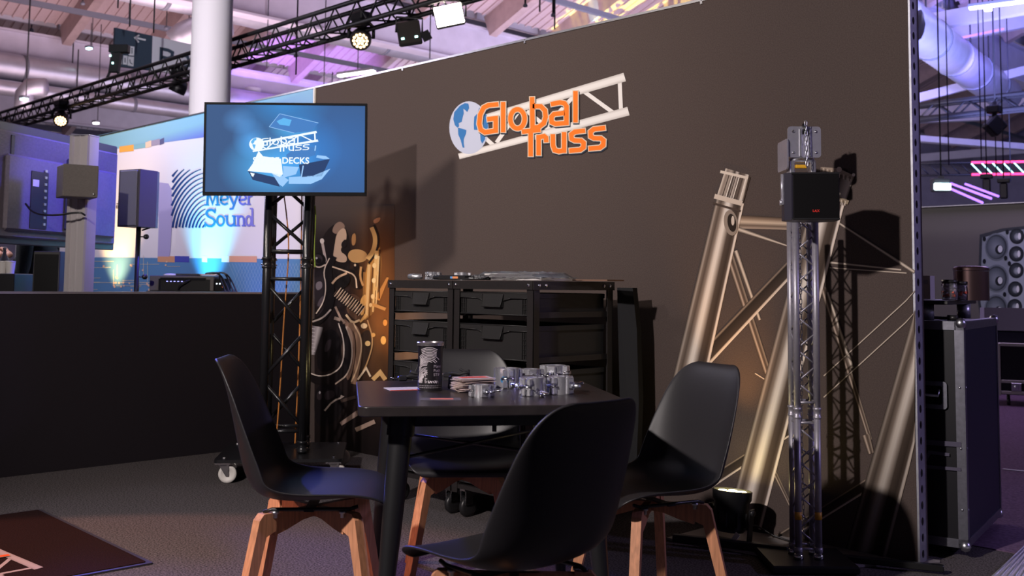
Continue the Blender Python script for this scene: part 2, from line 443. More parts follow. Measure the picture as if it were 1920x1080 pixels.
# collar of the middle tube
ph.grad((1574, 322), (1558, 372), 60, 60, [(0, '6a5b50'), (.3, '463b35'), (.6, '51463f'), (.92, 'd8cabc'), (1, '5a4d45')], 5, 3)
ph.stroke([(1540, 318), (1572, 320), (1602, 334)], 9, '9c8b7c', 7); ph.stroke([(1530, 366), (1562, 368), (1592, 380)], 8, '93836f', 7)
for k in range(16): ph.stroke([(1542+k*3.8, 314+k*1.2), (1541+k*3.8, 323+k*1.2)], 1.1, 'd8c8b6' if k % 2 else '5a4c40', 8)
for k in range(12): ph.stroke([(1545+k*3.8, 365+k*1.1), (1544+k*3.8, 374+k*1.1)], 1.1, 'd8c8b6' if k % 2 else '5a4c40', 8)
ph.ell((1575, 318), 5, 5, 'd2bfae', 8); ph.ell((1602, 328), 3, 3, 'e8dcd0', 8)
ph.ell((1268, 745), 16, 10, '9a8b80', 8, ang=-.5); ph.ell((1268, 745), 10, 6, '51463f', 9, ang=-.5)
ph.build('printed_truss_photo', printmat(), wb)

# ---------------------------------------------------------------- printed photograph of couplers (left part of the wall)
cp = Ink(wallF)
GRD = {}
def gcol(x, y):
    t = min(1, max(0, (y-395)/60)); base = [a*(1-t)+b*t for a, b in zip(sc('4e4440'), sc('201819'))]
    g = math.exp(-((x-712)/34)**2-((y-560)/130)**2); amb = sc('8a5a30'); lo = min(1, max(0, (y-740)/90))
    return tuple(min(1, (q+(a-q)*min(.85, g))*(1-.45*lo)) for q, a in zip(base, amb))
NXg, NYg = 14, 26; gv = []; gf = []; gc = []
for j_ in range(NYg+1):
    for i_ in range(NXg+1):
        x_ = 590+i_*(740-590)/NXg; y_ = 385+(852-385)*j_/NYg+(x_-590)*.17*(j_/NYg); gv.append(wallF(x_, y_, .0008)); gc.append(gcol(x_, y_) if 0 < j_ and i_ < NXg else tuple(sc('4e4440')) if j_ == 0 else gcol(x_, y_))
for j_ in range(NYg):
    for i_ in range(NXg): a_ = j_*(NXg+1)+i_; gf.append((a_, a_+1, a_+NXg+2, a_+NXg+1))
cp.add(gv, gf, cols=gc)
def blob(pts, c, L, it=2): cp.poly(smooth2(pts, it, True), c, L)
blob([(592, 500), (600, 450), (628, 415), (655, 430), (660, 500), (640, 540), (600, 545)], '1d1615', 2)
blob([(628, 420), (640, 414), (650, 426), (636, 440), (622, 436)], '8d7567', 3)
blob([(632, 436), (648, 424), (652, 450), (636, 470), (652, 480), (650, 494), (624, 488), (628, 460)], 'c3a892', 3)
blob([(640, 456), (650, 446), (652, 462), (642, 466)], '1d1615', 4)
blob([(655, 470), (672, 466), (690, 474), (688, 490), (664, 494), (652, 484)], 'c49a66', 3)
cp.stroke([(698, 426), (706, 446), (702, 470), (690, 486)], 9, 'e2b877', 4, it=2)
cp.stroke([(702, 422), (712, 446), (707, 474), (692, 494)], 4, '2a1d14', 4, it=2)
blob([(660, 440), (668, 436), (668, 458), (660, 462)], 'a97c50', 3)
blob([(700, 412), (715, 406), (712, 416), (702, 420)], 'b07c5a', 3)
cp.poly([(690, 492), (713, 462), (717, 500), (714, 560), (700, 588), (684, 600), (680, 560), (684, 520)], '8a5c34', 2, [sc(c) for c in ('a8763c', 'c9924c', '7a5230', '5e3d26', '8f6436', 'b98a50', 'd8ac68', 'c08a48')])
for a, b, w, w1, c in (((707, 470), (700, 585), 7, 3, 'e6bd7c'), ((713, 468), (712, 560), 3, 2, '4a3020'), ((693, 496), (688, 592), 6, 5, 'e9c184'), ((700, 500), (693, 596), 2.5, 2, '6a4526'), ((684, 510), (682, 590), 4, 3, 'a87844'), ((711, 480), (706, 570), 3.5, 2, 'f0cf94'), ((688, 590), (676, 604), 7, 3, 'dba966')):
    cp.stroke([a, b], w, c, 4, w1=w1)
for x, y, r, c in ((706, 482, 3.2, 'f6dca6'), (703, 498, 3.8, 'f2d196'), (707, 512, 3.2, 'e8c080'), (702, 526, 3.8, 'f4d8a0'), (705, 541, 3.0, 'e2b672'), (700, 556, 3.6, 'f2d196'), (696, 572, 3.0, 'e8c48a')):
    cp.ell((x, y), r, r*1.3, c, 5, 12)
cp.stroke([(672, 494), (668, 512), (676, 520), (672, 540)], 5, '2a1a12', 5, it=1); cp.stroke([(678, 500), (676, 520), (682, 536)], 4, 'd9a870', 5, it=1); cp.ell((669, 500), 5, 7, '1a110d', 5, 14); cp.ell((667, 497), 2, 2.6, 'ecd4b4', 6, 8)
blob([(640, 596), (656, 602), (668, 640), (664, 690), (652, 720), (648, 690), (652, 650)], '7d6052', 3); blob([(650, 604), (662, 622), (664, 652), (656, 670), (654, 630)], 'b08f7c', 4)
blob([(655, 548), (676, 556), (690, 590), (680, 606), (660, 596), (648, 580)], '5a4030', 3); cp.stroke([(650, 590), (662, 606), (676, 600)], 4, 'd6b690', 6, it=1)
cp.stroke([(592, 620), (596, 600), (612, 580)], 10, '3a3036', 3, it=1)
cp.stroke([(604, 448), (612, 492)], 5, 'b9a9a4', 4); cp.ell((605, 452), 4, 5, 'd8ccc6', 5)
cp.ell((598, 488), 14, 14, '0e0a0b', 4); cp.ell((597, 486), 9, 9, '332b2e', 5); cp.ell((599, 489), 5, 5, '100c0d', 6); cp.ell((595, 484), 2, 2, 'b9b0b4', 7)
cp.stroke([(590, 498), (600, 502), (612, 496)], 2.5, 'cdb9aa', 6, it=2)
cp.stroke([(626, 480), (614, 505), (622, 540), (620, 575), (600, 602), (584, 608)], 15, '151011', 5, it=2)
cp.stroke([(619, 484), (607, 508), (613, 535), (609, 565), (594, 588)], 2, 'd9c6b6', 6, it=2)
cp.stroke([(626, 498), (650, 506), (672, 512), (674, 530)], 6, '17110f', 4, it=2); cp.stroke([(624, 500), (648, 508), (668, 516), (670, 540)], 2.5, 'd9bfa6', 5, it=2)
blob([(626, 528), (634, 516), (652, 510), (660, 524), (650, 540), (632, 542)], '120d0c', 6); cp.stroke([(624, 532), (634, 520), (652, 512)], 4, 'c9a98c', 7, it=1)
# threaded bolt
cp.grad((632, 546), (680, 584), 19, 19, [(0, '4a382e'), (.4, 'a88a74'), (.6, '8c705c'), (1, '2a1f1a')], 7, 4)
for k in range(12):
    x, y = 633+k*4.1, 547+k*3.2; cp.stroke([(x+6.5, y-9), (x-6.5, y+9)], 2.0, '140e0c', 8); cp.stroke([(x+8.5, y-7.5), (x-4.5, y+9.5)], 1.2, 'ecd0b4', 9)
blob([(676, 560), (690, 548), (684, 590), (676, 592)], 'e2b06a', 6)
for pts, c, l in (([(590, 505), (612, 508), (616, 545), (606, 575), (590, 580)], '231c20', 2), ([(592, 530), (604, 526), (606, 540), (594, 546)], '6a6066', 3), ([(600, 560), (610, 552), (606, 572), (594, 576)], '4a4046', 3),
                  ([(600, 620), (636, 616), (640, 670), (620, 698), (592, 696)], '120d10', 3), ([(612, 640), (624, 634), (620, 656), (608, 662)], '2e262c', 4), ([(590, 715), (640, 722), (650, 760), (620, 800), (590, 800)], '151014', 2),
                  ([(608, 735), (626, 730), (630, 744), (610, 752)], '2c2429', 3), ([(640, 640), (652, 636), (658, 690), (644, 700)], '5c4a42', 3), ([(668, 640), (690, 612), (704, 640), (690, 690), (672, 700)], '3a2a20', 2),
                  ([(612, 450), (626, 470), (622, 520), (604, 500)], '1a1416', 2), ([(655, 500), (686, 500), (684, 545), (656, 540)], '2c2018', 2)): blob(pts, c, l)
# large dark coupler with bright rims
cp.stroke([(640, 610), (655, 640), (652, 690), (628, 712), (600, 716), (580, 704)], 15, '171113', 5, it=2)
cp.stroke([(636, 606), (647, 640), (645, 684), (624, 702), (600, 706), (582, 699)], 2.2, 'd9c8be', 6, it=2)
cp.stroke([(650, 612), (664, 650), (657, 700), (630, 720)], 2.5, 'b9a294', 6, it=2)
cp.stroke([(584, 604), (606, 597), (622, 580)], 3, 'b5a69f', 6, it=2)
cp.grad((596, 612), (586, 665), 24, 12, [(0, '2b2428'), (.3, '8c8288'), (.6, 'b8aeb2'), (1, '2b2428')], 5, 4)
for k in range(7): cp.stroke([(583, 615+k*7), (592, 617+k*7)], 1.6, 'c4babf', 6)
cp.stroke([(655, 606), (672, 620), (676, 660), (664, 720)], 11, '8a6a55', 4, it=2); cp.stroke([(664, 606), (682, 640), (672, 690), (660, 716)], 2.5, 'e0bc96', 5, it=2)
cp.stroke([(690, 600), (702, 640), (690, 680), (680, 700)], 2.5, 'c99a66', 4, it=2)
cp.stroke([(630, 575), (640, 596), (648, 606)], 4, 'a88c7c', 6); cp.stroke([(628, 596), (640, 600)], 6, '9a8578', 6, it=0)
cp.ell((684, 611), 6, 5, 'f0cfa0', 6); cp.ell((691, 644), 5, 5, 'f3c886', 6); cp.ell((720, 638), 5, 8, 'f1bd6c', 5); cp.ell((701, 628), 4, 4, 'dba560', 5); cp.ell((723, 605), 4, 6, 'dd9c52', 4)
cp.stroke([(698, 570), (724, 580)], 6, 'cf9a5c', 4); cp.stroke([(708, 562), (728, 520)], 10, 'cf9250', 3, w1=4)
cp.stroke([(672, 712), (688, 690), (696, 706)], 3.5, 'f0d4b0', 6); cp.stroke([(700, 712), (714, 698), (724, 712)], 8, 'e2b476', 5)
cp.stroke([(610, 770), (625, 752), (645, 744), (640, 742)], 3, 'b5a39c', 5, it=1)
cp.stroke([(640, 795), (670, 775)], 7, '9a8278', 5, w1=9); cp.stroke([(668, 806), (704, 790)], 8, 'b29786', 5); cp.stroke([(640, 752), (668, 744)], 6, '4a3c38', 4)
cp.stroke([(668, 775), (690, 765)], 8, '6f5a50', 4); cp.ell((600, 742), 5, 8, '2e262a', 5); cp.ell((601, 736), 1.6, 2.6, 'a8a0a6', 6)
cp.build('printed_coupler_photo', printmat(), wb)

# ---------------------------------------------------------------- neighbour's printed wall
nw = Ink(wallF)
def strip(pts, c, L=1, cols=None): nw.poly(pts, c, L, cols)
strip([(170, 257), (587, 166), (587, 224), (385, 257), (225, 278), (170, 288)], '7fb4c4', 1, [sc(c) for c in ('86b6c4', '8fc0e0', '86a8d8', '6f78d0', '86b6c4', '86b6c4')])
for a, b, y0, y1, c in ((224, 251, 275, 286, 'e8a850'), (251, 273, 272, 280, '80b0bc'), (273, 284, 267, 278, 'dcc4ac'), (284, 300, 264, 274, '9a92a8'), (300, 308, 262, 272, '5c5c84')):
    strip([(a, y0), (b, y0-4), (b, y1-3), (a, y1)], c, 2)
strip([(120, 482), (587, 486), (587, 560), (120, 552)], '5a86b4', 1)
for a, b, c in ((296, 328, 'd09878'), (328, 355, '4a50b0'), (379, 389, 'e8ecf8'), (416, 430, 'e8ecf8'), (430, 482, 'd8a088')):
    strip([(a, 480), (b, 480.5), (b, 492), (a, 491)], c, 2)
random.seed(11)
for k in range(26):       # thin circuit-like lines on the blue foot band
    x = random.uniform(130, 330); y = random.uniform(488, 545)
    if random.random() < .5: nw.stroke([(x, y), (x+random.uniform(12, 60), y)], .8, 'c8c4b8', 3)
    else: nw.stroke([(x, y), (x, y-random.uniform(10, 40))], .8, 'c8c4b8', 3)
    for q in range(2): nw.ell((x+random.uniform(-3, 3), y+random.uniform(-10, 10)), 1.8, 1.8, 'd8b4a0', 3, 8)
for k in range(22): nw.stroke([(430+k*6, 494), (455+k*6, 552)], .5, '8fb0d0', 3); nw.stroke([(455+k*6, 494), (430+k*6, 552)], .5, '8fb0d0', 3)
strip([(296, 344), (300, 342), (316, 344), (322, 355), (324, 400), (320, 470), (318, 481), (296, 481), (298, 420)], 'a8a0cc', 1)
# dark blue fan of arcs, clipped square
for k in range(17):
    pts = []; r = 18+k*8.6
    for j in range(60):
        a = j/59*pi/2; x = 392-r*cos(a)*.72*(1-.10*sin(a)); y = 434-r*sin(a)*.98
        if 317 < y < 427.5 and 322 < x < 386: pts.append((x, y))
    if len(pts) > 2: nw.stroke(pts, 3.4+k*.06, '1f3a78', 2, w1=1.1)
def slab(seq, c='2f7fb4', L=3):
    for q, w, cl, it in seq: nw.stroke(q, w, c, L, cl, it=it)
def sr(x, y, w=9): return ([(x-w/2, y), (x+w/2, y)], 2.6, False, 0)
# "Sound"
slab([([(404, 398), (399, 393), (391, 394), (387, 400), (391, 406), (401, 410), (404, 417), (399, 424), (391, 424), (385, 419)], 4.4, False, 1), ([(404, 391), (404, 400)], 2.4, False, 0), ([(385, 416), (385, 426)], 2.4, False, 0)])
slab([([(414+6.5*cos(2*pi*k/14), 414+9*sin(2*pi*k/14)) for k in range(14)], 3.8, True, 0)])
slab([([(426, 405), (426, 418), (430, 423), (436, 423), (440, 419)], 3.8, False, 1), ([(440, 405), (440, 424)], 4, False, 0), sr(425, 405, 7), sr(439, 405, 7), sr(442, 423, 6)], '3a78c0')
slab([([(447, 405), (447, 423)], 4, False, 0), ([(447, 409), (451, 405), (456, 406), (458, 411), (458, 423)], 3.8, False, 1), sr(446, 405, 6), sr(447, 423, 8), sr(458, 423, 8)], '6a70d0')
slab([([(469+5*cos(2*pi*k/14)-2, 414+9*sin(2*pi*k/14)) for k in range(14)], 3.8, True, 0), ([(474, 391), (474, 424)], 4, False, 0), sr(472, 391, 6), sr(476, 423, 6)], '8080d8')
# "Meyer" (its upper part is behind the screen)
slab([([(389, 384), (391, 357)], 4, False, 0), ([(391, 358), (399, 382), (407, 358)], 3.6, False, 0), ([(407, 357), (409, 384)], 4, False, 0), sr(388, 384, 9), sr(409, 384, 9)])
slab([([(414, 375), (428, 374), (427, 367), (421, 364), (415, 368), (414, 378), (420, 384), (428, 381)], 3.6, False, 1)])
slab([([(431, 366), (439, 384)], 4, False, 0), ([(446, 365), (437, 391), (431, 392)], 3.4, False, 0), sr(446, 365, 6)], '3a78c0')
slab([([(449, 375), (462, 374), (461, 367), (455, 364), (450, 368), (449, 378), (455, 384), (462, 381)], 3.6, False, 1), ([(467, 365), (467, 383)], 4, False, 0), ([(467, 370), (474, 366)], 3.6, False, 0), sr(467, 383, 8)], '6a70d0')
slab([([(223, 385), (222, 390)], 1.6, False, 0), ([(219, 382), (223, 382), (224, 390), (219, 390), (219, 386), (223, 386)], 1.4, False, 0)], '5a5048')
nw.build('printed_panel', printmat(), meyer)
# ================================================================ BOOTH FURNITURE
blackpl = mat('black_plastic', (.017, .0165, .018), .38, noise=.08, scale=500, bump=.05, spec=.45)
chairpl = mat('chair_shell', (.016, .0145, .0165), .46, noise=.06, scale=700, bump=.05, spec=.5)
beech = mat('beech', (.50, .225, .12), .5, noise=.22, scale=9, stretch=(14, 14, 1.2), bump=.05)
blackmetal = mat('black_metal', (.010, .010, .011), .38, spec=.5)
tabletop_m = mat('table_top', (.022, .018, .018), .30, noise=.15, scale=30, stretch=(1, 8, 1), spec=.5)
chrome = mat('chrome', (.82, .82, .84), .14, 1.0)
polalu = mat('polished_aluminium', (.62, .62, .66), .36, .85, noise=.05, scale=60)
steel = mat('zinc_steel', (.62, .63, .68), .35, 1.0)
whitepl = mat('white_plastic', (.72, .68, .64), .5)

def superell(u, w): return w*u
def chair_shell():
    # side profile (forward y, up z, half width, edge lift)
    pr = [(.222, .415, .150, .000), (.228, .428, .178, .003), (.215, .442, .198, .008), (.170, .449, .214, .018), (.100, .446, .224, .028), (.020, .438, .230, .036),
          (-.060, .432, .233, .046), (-.125, .438, .235, .060), (-.170, .462, .235, .072), (-.198, .505, .234, .078), (-.214, .560, .232, .072), (-.226, .620, .226, .060),
          (-.238, .680, .217, .047), (-.250, .740, .204, .034), (-.263, .790, .186, .022), (-.276, .826, .160, .013), (-.288, .846, .128, .006), (-.298, .853, .095, .002)]
    n = len(pr); NU = 14; vs = []; fs = []
    for i, (y, z, w, e) in enumerate(pr):
        a = pr[max(i-1, 0)]; b = pr[min(i+1, n-1)]
        t = Vector((0, b[0]-a[0], b[1]-a[1])).normalized(); nn = Vector((0, t.z, -t.y))  # towards the sitter
        if nn.z < 0 and i < 8: nn = -nn
        if i >= 8 and nn.y < 0: nn = -nn
        for k in range(NU+1):
            u = -1+2*k/NU; au = abs(u)
            x = w*(math.copysign(1-(1-au)**1.25, u)) if au < 1 else w*u
            vs.append(Vector((x, y, z))+nn*e*au**2.4)
    for i in range(n-1):
        for k in range(NU): fs.append((i*(NU+1)+k, i*(NU+1)+k+1, (i+1)*(NU+1)+k+1, (i+1)*(NU+1)+k))
    return MB().add(vs, fs, True)
def make_chair(label):
    t = thing('dining_chair', label, 'chair', group='chairs around the table')
    o = chair_shell().build('seat_shell', chairpl, t)
    sm = o.modifiers.new('thick', 'SOLIDIFY'); sm.thickness = .008; sm.offset = 0
    bm_ = o.modifiers.new('sub', 'SUBSURF'); bm_.levels = 1; bm_.render_levels = 2
    for k in range(4):
        a = pi/4+k*pi/2; d = Vector((cos(a), sin(a), 0)); q = Vector((-sin(a), cos(a), 0))
        P = lambda r, z: d*r+Vector((0, 0, z))
        poly = [P(.152, .402), P(.196, .402), P(.212, .385), P(.300, .0), P(.272, .0), P(.186, .335), P(.152, .348)]
        MB().prism([p-q*.016 for p in poly], None, q*.032).build('leg', beech, t)
    for k in range(2):
        a = pi/4+k*pi/2; d = Vector((cos(a), sin(a), 0)); q = Vector((-sin(a), cos(a), 0)); z0 = -.002*k
        P = lambda r, z: d*r+Vector((0, 0, z+z0))
        poly = [P(-.155, .400), P(.155, .400), P(.155, .335), P(.11, .346), P(.05, .366), P(0, .371), P(-.05, .366), P(-.11, .346), P(-.155, .335)]
        MB().prism([p-q*.012 for p in poly], None, q*.024).build('apron', beech, t)
    for sx in (-1, 1):
        mb = MB(); mb.path([(sx*.125, -.135, .404), (sx*.125, -.11, .412), (sx*.125, .12, .412), (sx*.125, .145, .420)], .006, 6)
        mb.build('support_bar', blackmetal, t)
        for y in (-.10, .10):
            s_ = MB(); s_.lathe([(.0, 0), (.007, 0), (.007, .012), (.011, .013), (.011, .020), (0, .020)], 10, (sx*.125, y, .387)); s_.build('screw', steel, t)
    MB().box((0, 0, .409), (.27, .03, .006)).build('cross_plate', blackmetal, t)
    return t
ch0 = make_chair('black shell chair with beech legs at the left of the table, seen from its side')
def cam_dir(a):     # heading given relative to the picture: 0 = away from the viewer, 90 = to the right
    b = YAW+radians(a); return b
def place_chair(c, x, y, heading, label):
    c.location = (x, y, 0); c.scale = ((1.02,)*3 if heading > 0 and heading < 100 else (.985,)*3); c.rotation_euler = (0, 0, -cam_dir(heading)); c['label'] = label
c = at(590, 900, d=3.28); place_chair(ch0, c.x, c.y, 86, ch0['label'])
c = at(966, 930, d=2.60); c2 = copy_tree(ch0); place_chair(c2, c.x, c.y, -44, 'black shell chair with its back turned to the viewer, in front of the table')
c = at(1216, 900, d=3.46); c3 = copy_tree(ch0); place_chair(c3, c.x, c.y, -117, 'black shell chair at the right of the table, its seat shell open towards the left')
c = at(868, 800, d=3.98); c4 = copy_tree(ch0); place_chair(c4, c.x, c.y, 176, 'black shell chair behind the table, before the crate shelves')

# ---------------------------------------------------------------- table
TZ = .75; TA = radians(54.3); TC = Vector((-2.469, -2.319, 0))+Vector((.42*cos(TA)-.41*sin(TA), .42*sin(TA)+.41*cos(TA), 0))
tb = thing('dining_table', 'square black table with round tapered legs, with clamps and a printed tin on it', 'table', TC, TA)
def rrect(w, d, r, z, n=5):
    P = []
    for cx_, cy_, a0 in ((w/2-r, d/2-r, 0), (-w/2+r, d/2-r, 90), (-w/2+r, -d/2+r, 180), (w/2-r, -d/2+r, 270)):
        for k in range(n+1): a = radians(a0+90*k/n); P.append(Vector((cx_+r*cos(a), cy_+r*sin(a), z)))
    return P
mb = MB(); mb.prism(rrect(.84, .82, .035, TZ-.030), None, (0, 0, .030)); o = mb.build('tabletop', tabletop_m, tb, smooth_angle=40)
bv = o.modifiers.new('bevel', 'BEVEL'); bv.width = .003; bv.segments = 2; bv.limit_method = 'ANGLE'
mb = MB()
for sg in (-1, 1):
    mb.box((0, sg*.285, TZ-.052), (.60, .018, .044)); mb.box((sg*.295, 0, TZ-.052), (.018, .56, .044))
mb.build('apron', blackmetal, tb)
MB().box((.0, -.2955, TZ-.058), (.05, .003, .013)).build('nameplate', mat('dark_grey_plate', (.03, .03, .033), .5), tb)
MB().path([(.0, -.270, TZ-.07), (.0, -.270, TZ-.095)], .007, 8).build('hanging_stop', blackmetal, tb)
for sx in (-1, 1):
    for sy in (-1, 1):
        a = Vector((sx*.285, sy*.285, TZ-.03)); b = Vector((sx*.345, sy*.345, 0))
        ax = (b-a).normalized(); lg = MB()
        lg.path([a, a.lerp(b, .098), a.lerp(b, .10), a.lerp(b, .5), b], .03, 20, rr=[.042, .042, .036, .030, .017]); lg.build('leg', blackmetal, tb, smooth_angle=50)
for s_ in (-1, 1):
    MB().path([(-.31, -.31*s_, .58), (.31, .31*s_, .58+.012*s_)], .0055, 8).build('cross_brace', blackmetal, tb)

# ---------------------------------------------------------------- things on the table
def on_table(x, y): p = at(x, y, z=TZ); return p
# tin
p = on_table(806, 731); TR_ = .0425; THt = .162
tin = thing('tin', 'tall round tin printed with a white fingerprint, standing on the table', 'tin', p, 0)
MB().lathe([(0, 0), (TR_, 0), (TR_, .004), (TR_-.001, .005), (TR_-.001, THt-.006), (0, THt-.006)], 40).build('body', mat('tin_black', (.012, .010, .012), .35, spec=.5), tin, smooth_angle=40)
MB().lathe([(TR_-.002, THt-.014), (TR_+.0035, THt-.012), (TR_+.0045, THt-.002), (TR_+.003, THt), (TR_-.003, THt), (TR_-.004, THt-.004), (0, THt-.005)], 40).build('lid', mat('tin_lid', (.62, .56, .58), .25, .9), tin, smooth_angle=40)
facing = math.atan2(CC.y-p.y, CC.x-p.x)
def tinF(u, v, l):      # u across in metres (right +), v up
    a = facing+u/TR_; r = TR_+l; return Vector((r*cos(a), r*sin(a), v))
fp = Ink(tinF, .0004); WHT = 'd9cfd4'
cx_, cy_ = -.012, .045
def keep(u, v): return -.046 < u < .034 and .026 < v < .146 and not (u > -.007 and .036 < v < .092)
def ridge(pts):
    run = []
    for q in pts+[None]:
        if q is not None and keep(*q) and random.random() > .035: run.append(q)
        else:
            if len(run) > 2: fp.stroke(run, .0017, WHT, 1)
            run = []
random.seed(5)
for k in range(30):
    r = .0025+k*.0036; pts = []
    for j in range(40):
        t = j/39
        if t < .35: a = t/.35; u = -r*1.0-.004*sin(a*3)*(k/20); v = -.03+a*(.03)
        elif t < .65: a = pi-(t-.35)/.30*pi; u = r*cos(a); v = r*sin(a)*(1.0+.25*k/20)
        else: a = (t-.65)/.35; u = r+a*.010*(1+k*.25); v = -a*(.030+k*.0016)
        u2 = u-.018+.004*sin(v*60+k*.3)+v*.20; v2 = v+.052
        pts.append((u2, v2))
    ridge(pts)
for r_, y_ in (((-.004, .004, .012, .020), .029),):
    for x_ in r_: fp.stroke([(x_+.003, .026), (x_-.003, .034)], .0024, WHT, 1)
fp.build('fingerprint_print', printmat(), tin)
def text_mesh(s, size, name, material, parent, place, rows=1.0, bold=0.0, align='LEFT'):
    """flat lettering: the glyph mesh mapped by place(u, v)"""
    cu = bpy.data.curves.new(name, 'FONT'); cu.body = s; cu.size = size; cu.align_x = align; cu.offset = bold; cu.resolution_u = 3; cu.space_line = rows
    ob = bpy.data.objects.new(name, cu); COL.objects.link(ob)
    dg = bpy.context.evaluated_depsgraph_get(); me0 = ob.evaluated_get(dg).to_mesh()
    vs = [place(v.co.x, v.co.y) for v in me0.vertices]; fs = [tuple(f.vertices) for f in me0.polygons]
    bpy.data.objects.remove(ob); bpy.data.curves.remove(cu)
    mb = MB(); mb.add(vs, fs); return mb.build(name, material, parent)
txt_grey = mat('text_grey', (.45, .40, .43), .6)
for s_, v in (('Mane', .078), ('Puch', .064), ('STIF', .050)):
    text_mesh(s_, .0135, 'lettering', txt_grey, tin, lambda a, b, v=v: tinF(.011+a, v+b, .0008))
random.seed(9); sm_p = Ink(tinF, .0004)      # small print too fine to read
for k in range(2):
    u = -.044
    while u < .046:
        w_ = random.uniform(.002, .007); sm_p.stroke([(u, .0175-k*.0065), (u+w_, .0175-k*.0065)], .0024, '8c858c', 1); u += w_+.0016
sm_p.build('small_print', printmat(), tin, kind='stuff')

# coupler: two half shells round an upright tube hole, bolt with nut, second stud
def make_coupler(label):
    t = thing('pipe_coupler', label, 'clamp', group='polished pipe couplers on the table')
    H_ = .046; N = 32; ro, ri = .0355, .0262
    for s_ in (1, -1):
        vs = []; fs = []
        K = 15
        for i in range(K+1):
            a = -pi/2+.10+(pi-.20)*i/K
            for r_, z in ((ro, 0), (ro, H_), (ri, H_), (ri, 0)): vs.append((s_*r_*cos(a), r_*sin(a), z))
        for i in range(K):
            for j in range(4): fs.append((i*4+j, i*4+(j+1) % 4, (i+1)*4+(j+1) % 4, (i+1)*4+j))
        fs += [(0, 1, 2, 3), (K*4+3, K*4+2, K*4+1, K*4)]
        mb = MB().add(vs, fs)
        # lugs
        for y in (-1, 1):
            mb.box((s_*.0085, y*.040, H_*.22), (.012, .016, H_*.40), bev=.002); mb.box((s_*.0085, y*.040, H_*.80), (.012, .016, H_*.36), bev=.002)
        if s_ > 0: mb.box((.036, 0, H_/2), (.010, .030, H_), bev=.003)
        mb.build('half_shell', mat('coupler_metal', (.80, .80, .84), .26, .85), t, smooth_angle=35)
    b = MB(); b.tube((-.024, .041, H_/2), (.030, .041, H_/2), .0040, 10); b.lathe([(0, 0), (.0075, 0), (.0075, .006), (0, .006)], 6, (-.020, .041, H_/2), Matrix.Rotation(-pi/2, 3, 'Y'), False)
    b.build('bolt', chrome, t)
    b = MB(); b.tube((-.018, -.041, H_/2), (.018, -.041, H_/2), .0036, 10); b.build('hinge_pin', chrome, t)
    w = MB(); w.lathe([(0, 0), (.007, 0), (.006, .010), (0, .010)], 10, (.022, .041, H_/2), Matrix.Rotation(pi/2, 3, 'Y'))
    for s_ in (-1, 1): w.path([(.027, .041, H_/2), (.034, .041+s_*.010, H_/2+s_*.002), (.040, .041+s_*.019, H_/2+s_*.003), (.043, .041+s_*.020, H_/2+s_*.003)], .004, 8, rr=[.003, .0035, .0055, .002])
    w.build('wing_nut', chrome, t)
    s2 = MB(); s2.tube((.040, 0, H_/2), (.072, 0, H_/2), .006, 12); s2.lathe([(0, 0), (.0105, 0), (.0105, .008), (0, .008)], 6, (.041, 0, H_/2), Matrix.Rotation(pi/2, 3, 'Y'), False)
    s2.build('stud', steel, t)
    return t
cl0 = make_coupler('small pipe coupler lying apart at the front left, before the card stack')
cs = [(903, 744, .85, 20, 0, None), (1000, 741, 1.12, -118, 0, 'pipe coupler in the middle of the front row, its shackle to the front'), (1050, 738, 1.12, 52, 0, 'pipe coupler at the right end of the front row, its stud pointing right'),
      (950, 726, 1.3, 96, 0, 'large pipe coupler with a round blue sticker, beside the card stack'), (995, 718, 1.0, 10, 0, 'pipe coupler in the back row, between two taller ones'),
      (1040, 714, 1.15, -20, 0, 'pipe coupler at the right end of the back row')]
for i, (x, y, s_, a, dz, lab) in enumerate(cs):
    p = on_table(x, y); c_ = cl0 if i == 0 else copy_tree(cl0)
    c_.location = (p.x, p.y, TZ+dz); c_.scale = (s_, s_, s_*(1.12 if i else 1.)); c_.rotation_euler = (0, 0, radians(a)+YAW)
    if lab: c_['label'] = lab
    if i == 3:
        st = Ink(lambda u, v, l: Vector((0, 0, 0)))
        stick = MB(); R_ = .0122
        fa = math.atan2(CC.y-p.y, CC.x-p.x)-(radians(a)+YAW)-.16
        def cF(u, v, l): return Vector(((.0358+l)*cos(fa+u/.0355), (.0358+l)*sin(fa+u/.0355), .020+v))
        k_ = Ink(cF, .0003); k_.ell((0, 0), R_*.9, R_*.75, '2f6f9c', 1, 20); k_.ell((.001, -.001), R_*.55, R_*.45, 'b8ccd0', 2, 16); k_.stroke([(.002, -.006), (.002, .003)], .003, '2f6f9c', 3)
        k_.build('round_sticker', printmat(), c_, label='round blue and white sticker')
# a shackle hook in front of the middle coupler
p = on_table(1019, 747)
hk = thing('snap_hook', 'small bright snap hook lying before the middle pipe coupler', 'hook', p, YAW+.2)
MB().path([(.032*cos(a)*1.0, .012*sin(a), .006+.010) for a in [2*pi*k/20 for k in range(20)]], .004, 8, closed=True).build('ring', chrome, hk)
MB().lathe([(0, 0), (.009, 0), (.009, .012), (.006, .016), (0, .016)], 12, (-.030, 0, 0)).build('swivel', chrome, hk)

